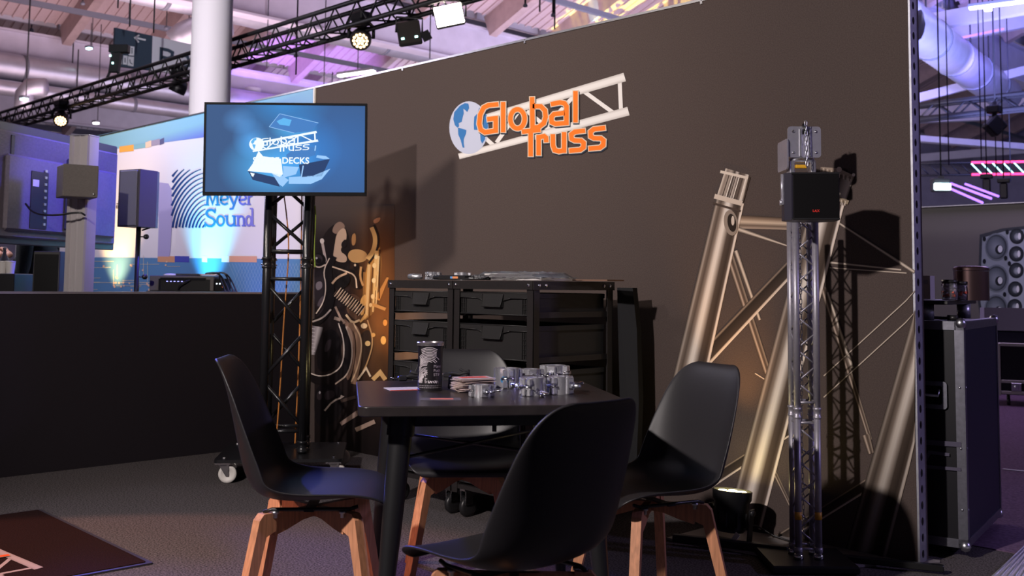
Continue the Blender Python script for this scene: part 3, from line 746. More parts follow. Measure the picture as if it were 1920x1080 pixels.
# stack of printed cards, fanned, plus a single one
cardm = mat('card_paper', (.58, .46, .42), .55)
cardr = mat('card_red', (.72, .10, .05), .5)
p0 = on_table(888, 733)
for i in range(14):
    p = p0+Vector((random.uniform(-.006, .006), random.uniform(-.006, .006), .0016+i*.0033)); a = TA+radians(18)+random.uniform(-.32, .32)
    cobj = thing('postcard', ('lowest printed card of the stack, lying flat on the table beside the tin' if i == 0 else 'printed card within the fanned stack beside the tin') if i < 13 else 'uppermost printed card of the stack beside the tin, with a red top', 'card', p, a, 'cards of the fanned stack')
    if i in (0, 13): del cobj['group']
    MB().box((0, 0, 0), (.125, .082, .0012), rot=Matrix.Rotation(random.uniform(-.012, .012), 3, 'X')).build('sheet', cardm, cobj)
    if i == 13: MB().box((.0, .006, .0012), (.095, .045, .0004)).build('red_print', cardr, cobj, label='red printed field')
p = on_table(826, 749)
cobj = thing('postcard', 'single printed card with a red field lying before the tin', 'card', (p.x, p.y, TZ+.001), TA+radians(-4))
MB().box((0, 0, 0), (.125, .070, .0012)).build('sheet', mat('card_dark', (.10, .09, .10), .4), cobj)
MB().box((.004, .004, .0008), (.072, .030, .0004)).build('red_print', mat('card_orange', (.75, .20, .12), .5), cobj, label='orange red printed field')
# sheets at the left with lanyard clips
p = on_table(768, 729)
sh_ = thing('leaflet', 'white leaflet with a red edge lying left of the tin', 'leaflet', (p.x, p.y, TZ+.001), TA+radians(12))
MB().box((0, 0, 0), (.16, .09, .0014)).build('sheet', mat('paper_white', (.62, .56, .56), .6), sh_)
MB().box((0, -.0455, 0), (.16, .0012, .0018)).build('red_edge', cardr, sh_, label='red edge')
def lanyard(x, y, label, a):
    p = on_table(x, y); t = thing('lanyard', label, 'lanyard', (p.x, p.y, TZ+.002), a)
    random.seed(int(x)); pts = []
    for k in range(14): th = k*.62; pts.append((.052*cos(th)*(1-.02*k), .022*sin(th)*(1-.03*k), .008+.0022*k*(1 if k % 2 else .7)))
    b = MB(); b.path([Vector(q) for q in [(s[0], s[1], s[2]) for s in pts]], .006, 6); b.build('strap', mat('strap_black', (.012, .011, .012), .7), t)
    h = MB(); h.path([(-.06, -.01, .012), (-.075, -.014, .016), (-.085, -.006, .016), (-.078, .004, .014), (-.064, .002, .012)], .0028, 8, closed=True); h.build('metal_clip', chrome, t)
    MB().box((-.045, -.012, .014), (.034, .022, .018), bev=.004).build('buckle', blackpl, t)
    return t
lanyard(775, 717, 'black lanyard with a metal clip lying on the leaflet left of the tin', TA+.2)
ly = lanyard(862, 712, 'black lanyard bunched behind the card stack', TA-.7)
p = on_table(843, 727)
tg = thing('badge', 'dark badge with a round blue emblem leaning right of the tin', 'badge', (p.x, p.y, TZ), YAW)
MB().box((0, 0, .021), (.060, .006, .040), rot=Matrix.Rotation(-.12, 3, 'X'), bev=.002).build('card', mat('badge_dark', (.015, .017, .024), .4), tg)
k_ = Ink(lambda u, v, l: Vector((u, -.0038-l-v*.0, .021+v))); k_.ell((-.014, .004), .012, .012, '3f8fc0', 1, 20); k_.ell((-.013, .002), .007, .007, 'cfdbe0', 2, 14); k_.build('emblem', printmat(), tg)

# ================================================================ SHELF RACKS WITH CRATES
rackm = mat('rack_steel', (.020, .017, .017), .45, noise=.1, scale=90, spec=.45)
cratem = mat('crate_plastic', (.022, .021, .021), .5, noise=.1, scale=200, bump=.05, spec=.4)
YF, YB, ZT = -.80, -.245, 1.127
def rack(x0, x1, label):
    t = thing('shelf_rack', label, 'rack', ((x0+x1)/2, YF, 0)); w = x1-x0
    B = lambda c, d: MB().box(c, d)
    for x, sx in ((x0, 1), (x1, -1)):
        for y, sy in ((YF, 1), (YB, -1)):
            m_ = MB(); m_.box((x+sx*.020, y+sy*.0015, .62), (.040, .003, 1.00)); m_.box((x+sx*.0015, y+sy*.020, .62), (.003, .040, 1.00))
            m_.build('post', rackm, t, world=True)
    for y in (YF, YB):
        MB().box(((x0+x1)/2, y-(.004 if y == YF else -.004), ZT-.020), (w, .006, .040)).build('top_rail', rackm, t, world=True)
    for x in (x0, x1):
        sx = 1 if x == x1 else -1
        MB().box((x+sx*.004, (YF+YB)/2, ZT-.020), (.006, YB-YF+.01, .040)).build('side_rail', rackm, t, world=True)
    MB().box(((x0+x1)/2, (YF+YB)/2, ZT-.003), (w, YB-YF, .006)).build('top_board', rackm, t, world=True)
    MB().box(((x0+x1)/2, (YF+YB)/2, .150), (w-.006, YB-YF-.006, .02)).build('base_board', rackm, t, world=True)
    for x in (x0+.022, x1-.022):
        for (y, s_) in ((YF-.0075, -1),):
            MB().lathe([(.0085, 0), (.0085, .003), (.004, .006), (0, .006)], 12, (x, y, ZT-.020), Matrix.Rotation(pi/2, 3, 'X')).build('bolt', chrome, t, world=True)
    for y in (YF+.03, YF+.075, YB-.075, YB-.03):
        if x1 > -3.5: MB().lathe([(.0085, 0), (.0085, .003), (.004, .006), (0, .006)], 12, (x1+.0075, y, ZT-.020), Matrix.Rotation(pi/2, 3, 'Y')).build('bolt', chrome, t, world=True)
    for z in ROWS:
        for x, sx in ((x0+.024, 1), (x1-.024, -1)):
            m_ = MB(); m_.box((x+sx*.012, (YF+YB)/2, z-.006), (.026, YB-YF-.008, .003)); m_.box((x, (YF+YB)/2, z+.006), (.003, YB-YF-.008, .026)); m_.build('crate_runner', rackm, t, world=True)
    for x in (x0+.05, x1-.05):
        for y in (YF+.045, YB-.045):
            c_ = MB(); c_.box((x, y, .134), (.07, .07, .008)); c_.box((x-.018, y+.01, .095), (.004, .045, .07)); c_.box((x+.018, y+.01, .095), (.004, .045, .07)); q = c_.build('caster', chrome, t, world=True)
            w_ = MB(); w_.lathe([(0, -.014), (.034, -.014), (.048, -.010), (.048, .010), (.034, .014), (0, .014)], 20, (x, y+.018, .048), Matrix.Rotation(pi/2, 3, 'Y'))
            w_.build('wheel', blackpl, q, world=True)
    return t
ROWS = [.966, .762, .555, .345, .170]
HTS = [.105, .160, .160, .160, .160]
X0, X1, X2 = -4.279, -3.775, -3.235
rack(X0, X1-.003, 'black metal rack of crates standing on the left, its left side towards the tower')
rack(X1+.003, X2, 'black metal rack of crates standing on the right, its long side open to the right')
def crate(x0, x1, z, h, label, grp):
    t = thing('crate', label, 'crate', ((x0+x1)/2, YF+.012, z), 0, grp); w = x1-x0; D = .52
    m_ = MB()
    m_.box((0, .004, h/2), (w-.012, .004, h)); m_.box((0, D, h/2), (w-.012, .004, h))
    for s_ in (-1, 1): m_.box((s_*(w/2-.008), D/2, h/2), (.004, D, h))
    m_.box((0, D/2, .003), (w-.012, D, .005)); m_.build('box', cratem, t)
    r = MB()        # rim: front band dips round the handle
    hw = .072*w/.5*1.05
    pts = [(-w/2+.002, h-.002), (-w/2+.002, h-.022), (-hw*1.6, h-.024), (-hw, h-.034), (hw, h-.034), (hw*1.6, h-.024), (w/2-.002, h-.022), (w/2-.002, h-.002)]
    r.prism([Vector((a, -.004, b)) for a, b in pts], None, (0, .008, 0)); r.box((0, D, h-.012), (w-.004, .01, .022))
    for s_ in (-1, 1): r.box((s_*(w/2-.006), D/2, h-.012), (.012, D, .022))
    for a, b in (((-w/2+.004, h-.023), (-hw*1.6, h-.025)), ((-hw*1.6, h-.025), (-hw, h-.035)), ((-hw, h-.035), (hw, h-.035)), ((hw, h-.035), (hw*1.6, h-.025)), ((hw*1.6, h-.025), (w/2-.004, h-.023))):
        r.tube((a[0], -.006, a[1]), (b[0], -.006, b[1]), .0022, 6)
    r.tube((-w/2, -.004, h), (w/2, -.004, h), .0028, 6); r.build('rim', cratem, t)
    hd = MB(); zt, zb = h-.006, h-.070; e = .008
    hd.add([(-hw, -.006, zt), (hw, -.006, zt), (hw-e, -.020, zb+.008), (-hw+e, -.020, zb+.008), (-hw, .004, zt), (hw, .004, zt), (hw-e, .004, zb), (-hw+e, .004, zb)], [(0, 1, 2, 3), (3, 2, 6, 7), (0, 3, 7, 4), (1, 5, 6, 2), (4, 5, 1, 0)])
    hd.path([(-hw, -.008, zt), (-hw+e, -.021, zb+.006), (hw-e, -.021, zb+.006), (hw, -.008, zt)], .0022, 6); hd.build('handle', cratem, t)
    for s_ in (-1, 1):
        b = MB()
        for k in range(3): b.box((s_*(w/2-.014-k*.014), -.001, (h-.026)/2), (.0022, .010, h-.03))
        n = int((h-.03)/.022)
        for k in range(n): b.box((s_*(w/2-.026), -.001, .010+k*.022), (.026, .008, .0022)); 
        for k in range(n-1): b.box((s_*(w/2-.021), .0005, .021+k*.022), (.010, .004, .0022), rot=Matrix.Rotation(.6, 3, 'Y'))
        b.build('ribbing', cratem, t)
    MB().path([(-w/2+.004, -.003, .005), (w/2-.004, -.003, .005)], .003, 6).build('bottom_edge', cratem, t)
    return t
rown = ['uppermost', 'second from the top', 'third from the top', 'fourth from the top', 'lowest']
for i, (z, h) in enumerate(zip(ROWS, HTS)):
    crate(X0+.035, X1-.038, z, h, f'black crate in the left rack, {rown[i]}', 'crates in the racks')
    crate(X1+.038, X2-.035, z, h, f'black crate in the right rack, {rown[i]}', 'crates in the racks')
# on the racks
SZ = ZT+.003
def on_rack(x, Yp): q = at(x, 520, Y=Yp); return Vector((q.x, Yp, SZ))
p = on_rack(808, -.68)
c_ = copy_tree(cl0, label='pipe coupler with a long spigot lying at the left end of the rack tops'); c_.location = p+Vector((.02, 0, .0)); c_.rotation_euler = (0, 0, -1.2); c_.scale = (.9, .9, .9); c_['group'] = 'couplers on the racks'
sp = thing('spigot', 'short round metal spigot before the left coupler on the racks', 'metal rod', p+Vector((-.055, -.05, .017)), .25)
MB().path([(-.05, 0, 0), (-.042, 0, 0), (-.04, 0, 0), (.03, 0, 0)], .01, 14, rr=[.012, .013, .0145, .0145]).build('rod', polalu, sp)
MB().lathe([(.0165, 0), (.0165, .006), (.0145, .006)], 16, (-.02, 0, 0), Matrix.Rotation(pi/2, 3, 'Y')).build('collar', polalu, sp)
p = on_rack(868, -.62)
c_ = copy_tree(cl0, label='pipe coupler lying behind the black strap on the racks'); c_.location = p; c_.rotation_euler = (0, 0, 2.2); c_.scale = (.9, .9, .85); c_['group'] = 'couplers on the racks'
p = on_rack(870, -.74)
stp = thing('strap_roll', 'flat black strap with small white print lying along the rack edge', 'strap', p, .02)
MB().box((0, 0, .012), (.36, .02, .022), bev=.004).build('band', mat('strap_black2', (.014, .013, .014), .5), stp)
MB().box((-.20, .01, .012), (.06, .03, .020), bev=.006).build('buckle', blackpl, stp)
inkw = mat('print_white', (.7, .7, .7), .6); inko = mat('print_orange', (.8, .3, .12), .6)
text_mesh('RIG SLAM', .016, 'lettering', inkw, stp, lambda a, b: Vector((.085+a, -.0103, .008+b)), bold=.0006)
MB().box((-.055, -.0103, .012), (.045, .0006, .010)).build('orange_print', inko, stp, label='orange printed emblem')
MB().box((-.080, -.0104, .012), (.016, .0006, .010)).build('blue_print', mat('print_blue', (.15, .35, .7), .6), stp, label='blue printed emblem')
MB().box((.060, -.0103, .014), (.030, .0006, .002)).build('white_line', inkw, stp); MB().box((.060, -.0103, .009), (.030, .0006, .002)).build('white_line', inkw, stp)
film = mat('clear_film', (.85, .85, .9), .12, trans=.92, spec=.6)
pm = mat('paper_bright', (.72, .68, .66), .5)
for i, (dx, w_, dz, hh, lab) in enumerate(((.02, .40, 0, .012, 'thick white brochure lying at the bottom of the pile on the racks'), (-.03, .36, .013, .010, 'white brochure in the middle of the pile on the racks'), (.0, .34, .024, .008, 'white brochure on top of the pile on the racks'))):
    p = on_rack(984, -.64); b_ = thing('brochure', lab, 'brochure', p+Vector((dx, 0, dz)), .06*(i-1)); MB().box((0, 0, hh/2), (w_, .20, hh), bev=.001).build('pages', pm, b_)
    MB().box((0, 0, hh+.0003), (w_, .20, .0006)).build('cover', mat('cover_blue_grey', (.40, .46, .52), .4), b_)
p = on_rack(984, -.64)
fl = thing('plastic_sleeve', 'crumpled clear plastic sleeve lying over the brochures', 'plastic sleeve', p)
random.seed(3); vs = []; fs = []; NX, NY = 18, 8
for j in range(NY+1):
    for i in range(NX+1):
        x = -.30+.54*i/NX; y = -.125+.24*j/NY; zz = .0335 if -.2 < x < .205 and -.105 < y < .105 else .007
        if x < -.2: zz += .018*random.random()*(1 if x < -.24 else 1)
        vs.append((x, y, zz+random.uniform(0, .010)))
for j in range(NY):
    for i in range(NX): a = j*(NX+1)+i; fs.append((a, a+1, a+NX+2, a+NX+1))
MB().add(vs, fs, False).build('film', film, fl)
p = on_rack(1118, -.42)
cb = thing('cardboard_piece', 'flat piece of brown cardboard at the right end of the rack tops', 'cardboard', p, .1)
MB().box((0, 0, .004), (.22, .14, .006)).build('board', mat('cardboard', (.22, .12, .08), .8), cb)
# jacket hanging on the rack's far corner
jk = thing('cloth_bag', 'dark cloth hanging at the right rear corner of the racks', 'cloth', (X2+.03, YB+.04, .5))
MB().prism([Vector((-.03, .0, z)) if 0 else v for v in [Vector((-.02, -.02, .60)), Vector((.06, .0, .60)), Vector((.07, .02, .40)), Vector((.075, .03, .05)), Vector((.05, .04, -.33)), Vector((-.03, .03, -.33))]], None, (-.012, .05, 0)).build('cloth', mat('black_cloth', (.008, .008, .010), .9), jk)

# ================================================================ SCREEN TOWER
tow = at(527, 855, z=.115, d=None); 
tlabel = 'black quad truss tower on a wheeled base, carrying the lit screen'
TP = at(536, 700, d=6.05); TP.z = 0
def px_leg(x, y, d): return at(x, y, d=d)
tt = thing('truss_tower', tlabel, 'truss', TP, radians(52))
blk_gloss = mat('black_powder_coat', (.012, .012, .014), .28, spec=.6)
hs = .112; RC = .025; ztop = 2.02
for sx in (-1, 1):
    for sy in (-1, 1):
        c_ = MB(); c_.tube((sx*hs, sy*hs, .135), (sx*hs, sy*hs, ztop), RC, 16); ch_ = c_.build('chord', blk_gloss, tt)
        for zc in (.17, 1.22):
            k_ = MB(); k_.lathe([(RC, 0), (RC+.005, .002), (RC+.005, .012), (RC+.001, .014), (RC+.001, .05), (RC+.005, .052), (RC+.005, .064), (RC, .066)], 16, (sx*hs, sy*hs, zc-.03)); k_.build('coupling_sleeve', blk_gloss, ch_)
        for zc in (.17, 1.22):
            q = MB()
            for k in range(2): q.tube((sx*hs-.034, sy*hs, zc-.008+k*.03), (sx*hs+.034, sy*hs, zc-.008+k*.03), .004, 8)
            q.build('pin', chrome, ch_)
def face_braces(z0, z1, step):
    n = int(round((z1-z0)/step))
    for f in range(4):
        a = f*pi/2; R = Matrix.Rotation(a, 3, 'Z')
        for k in range(n):
            za, zb = z0+step*k, z0+step*(k+1); s_ = 1 if (k+f) % 2 else -1
            MB().tube(R@Vector((-hs*s_, -hs, za+.015)), R@Vector((hs*s_, -hs, zb-.015)), .0105, 8).build('brace', blk_gloss, tt)
        for z in (z0-.01, z1+.01): MB().tube(R@Vector((-hs, -hs, z)), R@Vector((hs, -hs, z)), .0105, 8).build('ring_bar', blk_gloss, tt)
face_braces(.27, 1.12, .283); face_braces(1.30, 1.98, .227)
bp = MB(); bp.prism(rrect(.70, .62, .03, .115), None, (0, 0, .018)); bp.build('base_plate', blk_gloss, tt)
for sx in (-1, 1):
    for sy in (-1, 1):
        c_ = MB(); c_.box((sx*.30, sy*.26, .109), (.085, .075, .008)); c_.lathe([(.022, 0), (.030, .006), (.030, .012)], 14, (sx*.30, sy*.26, .092))
        for s_ in (-1, 1): c_.prism([Vector((sx*.30+y, sy*.26+s_*.019, z)) for y, z in ((-.025, .104), (.03, .104), (.030, .040), (.014, .040))], None, (0, s_*.003, 0))
        q = c_.build('caster', chrome, tt, label='chrome caster fork')
        w_ = MB(); w_.lathe([(0, -.012), (.030, -.012), (.034, -.016), (.048, -.014), (.050, -.008), (.050, .008), (.048, .014), (.034, .016), (.030, .012), (0, .012)], 26, (sx*.30+.022, sy*.26, .050), Matrix.Rotation(pi/2, 3, 'X'))
        w_.build('wheel', whitepl, q, label='off white wheel')
        MB().lathe([(0, 0), (.010, 0), (.010, .008), (0, .008)], 6, (sx*.30, sy*.26, .133), smooth=False).build('bolt', chrome, tt)
# cables inside the tower
def cable(pts, r, m_, label, name='power_cable', cat='cable', it=3):
    P = [Vector(p) for p in pts]
    for _ in range(it):
        Q = [P[0]]
        for a, b in zip(P[:-1], P[1:]): Q += [a.lerp(b, .25), a.lerp(b, .75)]
        Q.append(P[-1]); P = Q
    t = MB().path(P, r, 6).build(name, m_); tag(t, label, cat); return t
orange = mat('orange_cable', (.55, .20, .04), .5); green = mat('yellow_green_cable', (.30, .42, .04), .5)
L = lambda x, y, z: _TM[tt.name]@Vector((x, y, z))
cable([L(-.02, .02, 2.0), L(-.05, .0, 1.7), L(-.02, .03, 1.5), L(.0, .02, 1.3), L(-.02, .0, .9), L(-.03, 0, .5), L(-.05, .02, .15)], .0045, orange, 'orange cable running down inside the screen tower, nearer its left chord')
cable([L(.15, -.085, 1.56), L(.155, -.06, 1.5), L(.15, -.075, 1.3), L(.16, -.08, 1.2)], .0045, green, 'yellow green cable tied along the right chord of the screen tower')
cable([L(.05, .15, 1.9), L(.06, .16, 1.2), L(.06, .155, .6), L(.05, .15, .15)], .0045, orange, 'orange cable along the rear chord of the screen tower')
for k in range(2): pass
# ---- screen
scr = at(536, 280, d=5.80); W_, H_ = .905, .524
tv = thing('flat_screen', 'large lit flat screen with a blue stage deck picture, on the truss tower', 'screen', scr, 0)
vz = (CC-scr).normalized(); rt = (CR-vz*CR.dot(vz)).normalized()
rt = Vector((rt.x, rt.y, 0)).normalized(); nrm = Vector((rt.y, -rt.x, 0)); upv = Vector((0, 0, 1))
# turned a touch so that its right side stands nearer
R0 = Matrix.Rotation(radians(-8.5), 3, 'Z'); rt = R0@rt; nrm = R0@nrm
_TM[tv.name] = Matrix(((rt.x, -nrm.x, 0, scr.x), (rt.y, -nrm.y, 0, scr.y), (0, 0, 1, scr.z), (0, 0, 0, 1)))
tv.rotation_euler = (0, -.012, math.atan2(rt.y, rt.x))
# local: x right, y away from viewer, z up
bz = mat('screen_bezel', (.002, .002, .003), .6, spec=.12)
MB().box((0, .034, -.01), (W_-.04, .05, H_-.06), bev=.01).build('rear_housing', bz, tv)
for c, d in (((0, 0, H_/2-.006), (W_, .022, .012)), ((0, 0, -H_/2+.010), (W_, .022, .020)), ((-W_/2+.006, 0, 0), (.012, .022, H_-.028)), ((W_/2-.006, 0, 0), (.012, .022, H_-.028))):
    MB().box(c, d).build('bezel', bz, tv)
sm_ = bpy.data.materials.new('screen_image'); sm_.use_nodes = True; nt = sm_.node_tree; b = nt.nodes['Principled BSDF']
b.inputs['Base Color'].default_value = (.01, .012, .02, 1); b.inputs['Roughness'].default_value = .6; b.inputs['Specular IOR Level'].default_value = .04
tc = nt.nodes.new('ShaderNodeTexCoord')
def glow(cx, cz, sx, sz, col, powr=1.0):
    mp = nt.nodes.new('ShaderNodeMapping'); mp.vector_type = 'POINT'; mp.inputs['Location'].default_value = (-cx/sx, 0, -cz/sz); mp.inputs['Scale'].default_value = (1/sx, 0, 1/sz)
    nt.links.new(tc.outputs['Object'], mp.inputs[0]); g = nt.nodes.new('ShaderNodeTexGradient'); g.gradient_type = 'SPHERICAL'; nt.links.new(mp.outputs[0], g.inputs[0])
    p_ = nt.nodes.new('ShaderNodeMath'); p_.operation = 'POWER'; nt.links.new(g.outputs['Fac'], p_.inputs[0]); p_.inputs[1].default_value = powr
    v = nt.nodes.new('ShaderNodeVectorMath'); v.operation = 'SCALE'; v.inputs[0].default_value = col; nt.links.new(p_.outputs[0], v.inputs['Scale']); return v.outputs[0]
acc = None
for g in (glow(0, 0, 50, 50, (.040, .098, .235)), glow(-.02, .26, .28, .20, (.0, .16, .40), 1.2), glow(.30, -.02, .45, .40, (.0, .05, .18)), glow(-.08, -.10, .30, .22, (.05, .38, .75), 1.2),
          glow(-.26, .16, .10, .08, (.04, .14, .30)), glow(-.20, .06, .10, .12, (.04, .20, .45)), glow(.12, .0, .20, .22, (.0, .10, .30)), glow(.04, .12, .14, .07, (.05, .30, .45))):
    if acc is None: acc = g
    else:
        ad = nt.nodes.new('ShaderNodeVectorMath'); ad.operation = 'ADD'; nt.links.new(acc, ad.inputs[0]); nt.links.new(g, ad.inputs[1]); acc = ad.outputs[0]
nt.links.new(acc, b.inputs['Emission Color']); b.inputs['Emission Strength'].default_value = 1.0
MB().box((0, -.0035, .003), (W_-.024, .004, H_-.032)).build('display', sm_, tv)
em = lambda n, c, s_=1.: mat(n, c, .5, emit=s_)
def tvF(x, y, l):       # picture drawn in crop pixels of the display: 1 px = 1/5.333 photo px
    u = (x-925)/1590*(W_-.024); v = -(y-535)/905*(H_-.032); return Vector((u, -.0058-l, v+.003))
w1 = em('screen_white', (.80, .90, 1.0)); w2 = em('screen_pale', (.30, .55, .90)); w3 = em('screen_mid', (.05, .19, .50)); w4 = em('screen_dark', (.015, .045, .14)); w5 = em('screen_cyan', (.10, .42, .80))
def shp(name, pts, m_, l=1): MB().add([tvF(x, y, l*.0004) for x, y in pts], [tuple(range(len(pts)))]).build(name, m_, tv)
def sstroke(name, segs, w, m_, l=2):
    k = Ink(tvF, .0004)
    for s_ in segs: k.stroke(s_, w, 'ffffff', l)
    q = k.build(name, m_, tv)
shp('deck_picture', [(860, 172), (1250, 265), (1180, 350), (1010, 370), (760, 310)], w3)
shp('deck_picture', [(900, 215), (980, 235), (960, 300), (860, 285), (830, 250)], w5, 2)
shp('deck_picture', [(930, 600), (1050, 500), (1240, 520), (1220, 600), (1100, 640), (940, 650)], w3)
shp('deck_picture', [(1240, 600), (1330, 610), (1370, 640), (1300, 640), (1230, 625)], w2)
shp('deck_picture', [(655, 560), (700, 615), (880, 640), (900, 800), (870, 830), (790, 790), (548, 768), (600, 690)], w1, 2)
shp('deck_picture', [(548, 768), (830, 835), (872, 930), (600, 860), (565, 790)], w4, 1)
shp('deck_picture', [(575, 785), (620, 795), (605, 830), (590, 820)], w1, 3)
shp('deck_picture', [(900, 715), (1060, 725), (1030, 800), (910, 835)], w2, 1)
shp('deck_picture', [(1060, 700), (1370, 640), (1290, 820), (1080, 830)], w4, 1)
shp('deck_picture', [(960, 830), (1200, 815), (1375, 740), (1290, 850), (1180, 900), (960, 900)], w2, 1)
shp('deck_picture', [(790, 790), (870, 800), (960, 860), (900, 930), (860, 900)], w2, 2)
sstroke('deck_outline', [[(860, 172), (1250, 265)], [(760, 310), (1010, 372)], [(860, 172), (757, 310)]], 5, w2, 3)
sstroke('deck_leg', [[(1103, 710), (1085, 830)], [(1225, 500), (1218, 555)], [(912, 720), (905, 840)]], 12, w2, 3)
logo(lambda x, y, l: tvF(560+(x-196)/1540*690, 347+(y-118+ (x-196)*.0)/740*225*1.0 + 0, l), tv, 4, lay=.0004, mats=w1)
g_ = Ink(lambda x, y, l: tvF(560+(x-196)/1540*690, 347+(y-118)/740*225, l), .0004)
for q in ([(288, 405), (330, 382), (362, 386), (352, 458), (322, 470), (303, 545), (268, 592), (232, 520)], [(272, 592), (344, 612), (322, 728), (312, 762), (274, 650)]): g_.poly(q, '3f7ab8', 12)
g_.build('logo_land', w5, tv)
text_mesh('STAGE DECKS', 92, 'lettering', w1, tv, lambda a, b: tvF(600+a*.97, 690-b, .0052), bold=2.2)
# bracket between screen and tower
bk = MB(); bk.box((-.02, .10, -.02), (.30, .06, .30)); bk.box((-.02, .085, .0), (.06, .12, .5)); bk.build('wall_bracket', blk_gloss, tv)

# ================================================================ SPEAKER TOWER (right)
tower_alu = mat('tower_alu', (.40, .38, .43), .42, .6, noise=.06, scale=60)
QP = at(1511, 1046, z=.03); QP.z = 0
TS = thing('slim_truss_tower', 'slim silver truss tower on a black base, carrying the small black loudspeaker', 'truss', QP, YAW*1.0*-1+0)
TS.rotation_euler = (0, 0, -YAW*0+math.atan2(CR.y, CR.x)); _TM[TS.name] = Matrix.Translation(QP)@Matrix.Rotation(math.atan2(CR.y, CR.x), 4, 'Z')
h2 = .040; rc = .0135
joints = ((.045, .60), (.615, 1.40), (1.41, 1.60))
for sx in (-1, 1):
    for sy in (-1, 1):
        for (za, zb) in joints[:2]:
            MB().tube((sx*h2, sy*h2, za), (sx*h2, sy*h2, zb), rc, 14).build('chord', tower_alu, TS)
        k_ = MB(); k_.lathe([(rc, 0), (rc+.0035, .002), (rc+.0035, .010), (rc+.001, .012), (rc+.001, .034), (rc+.0035, .036), (rc+.0035, .044), (rc, .046)], 14, (sx*h2, sy*h2, .585)); k_.build('coupling_sleeve', tower_alu, TS)
        k_ = MB(); k_.lathe([(rc, 0), (rc+.003, .002), (rc+.003, .02), (rc, .022)], 14, (sx*h2, sy*h2, .06)); k_.build('coupling_sleeve', tower_alu, TS)
for f in range(4):
    R = Matrix.Rotation(f*pi/2, 3, 'Z')
    for (za, zb, n) in ((.085, .555, 7), (.665, 1.39, 11)):
        st_ = (zb-za)/n
        for k in range(n):
            s_ = 1 if (k+(f % 2)) % 2 else -1
            MB().tube(R@Vector((-h2*s_, -h2, za+st_*k)), R@Vector((h2*s_, -h2, za+st_*(k+1))), .0036, 6).build('brace', tower_alu, TS)
    for z in (.075, .570, .650): MB().tube(R@Vector((-h2, -h2, z)), R@Vector((h2, -h2, z)), .0055, 8).build('ring_bar', tower_alu, TS)
for sx in (-1, 1): MB().lathe([(rc+.0006, 0), (rc+.0006, .03)], 14, (sx*h2, -h2, .19)).build('yellow_band', mat('yellow_tape', (.75, .38, .04), .5), TS, label='yellow tape band')
bp = MB(); bp.box((0, 0, .020), (.34, .30, .030), bev=.006); bp.build('base_block', blackmetal, TS)
for sx in (-1, 1):
    for sy in (-1, 1): MB().lathe([(0, 0), (.021, 0), (.019, .02), (.012, .024), (0, .024)], 14, (sx*h2, sy*h2, .034)).build('foot_cone', chrome, TS)
# head of the tower: plates, bracket, ratchet
hd = thing('rigging_bracket', 'clear and silver square plates bolted together on top of the slim tower', 'bracket', QP+Vector((0, 0, 1.585)), math.atan2(CR.y, CR.x))
plate_m = mat('brushed_plate', (.72, .70, .80), .28, .75, noise=.06, scale=30)
o = MB().prism([Vector((q.x, -.035, q.y)) for q in rrect(.136, .128, .014, 0)], None, (0, .006, 0)).build('front_plate', plate_m, hd); o.location = (.002, 0, .118)
o = MB().prism([Vector((-.058, q.x, q.y)) for q in rrect(.15, .125, .014, 0)], None, (.006, 0, 0)).build('side_plate', plate_m, hd); o.location = (-.014, .03, .068)
for sx in (-1, 1):
    for sz in (-1, 1): MB().lathe([(0, 0), (.0055, 0), (.0055, .004), (0, .005)], 10, (.002+sx*.046, -.0345, .118+sz*.043), Matrix.Rotation(pi/2, 3, 'X')).build('bolt', chrome, hd)
m_ = MB(); m_.box((-.014, -.037, .115), (.012, .006, .115), bev=.002); m_.box((.024, -.037, .115), (.010, .006, .115), bev=.002); m_.build('guide_rail', polalu, hd)
m_ = MB(); m_.box((-.046, 0, .015), (.02, .06, .055), bev=.003); m_.box((.040, 0, .015), (.02, .06, .045), bev=.003); m_.box((0, .0, .040), (.10, .05, .010), bev=.002); m_.path([(-.05, -.01, .045), (-.01, -.03, .058), (.045, -.01, .048)], .008, 8); m_.build('clamp_block', polalu, hd)
MB().box((-.010, -.020, .018), (.046, .02, .014), bev=.002).build('yellow_strap', mat('yellow_strap', (.80, .42, .02), .5), hd, label='yellow strap piece')
m_ = MB(); m_.path([(.0, -.045, .150), (.0, -.05, .178), (.0, -.04, .186), (.0, -.02, .176)], .009, 8); m_.build('hook', blackmetal, hd)
# chain: links hang from the hook down before the loudspeaker plate and inside the tower
chn = thing('chain', 'thin steel chain hanging from the tower head down through the slim tower', 'chain', QP, math.atan2(CR.y, CR.x))
def link(p, turn, r=.0016, w=.0045, h=.0085):
    pts = []
    for k in range(12):
        a = 2*pi*k/12; pts.append(Vector((w*cos(a), 0, h*sin(a)+(.004 if sin(a) > 0 else -.004)*(abs(sin(a)) > .1))))
    R = Matrix.Rotation(turn, 3, 'Z'); return [Vector(p)+R@q for q in pts]
LK = MB(); LK.path(link((0, 0, 0), 0), .0016, 5, closed=True)
lo = None
def put_links(x, y, z0, z1):
    global lo
    z = z1; k = 0
    while z > z0:
        if lo is None: lo = LK.build('link', steel, chn); o = lo
        else: o = lo.copy(); COL.objects.link(o)
        o.location = (x+.002*sin(z*9), y, z); o.rotation_euler = (0, 0, 0 if k % 2 == 0 else pi/2); z -= .0205; k += 1
put_links(.002, -.060, 1.61, 1.775); put_links(-.012, -.010, .12, 1.38)
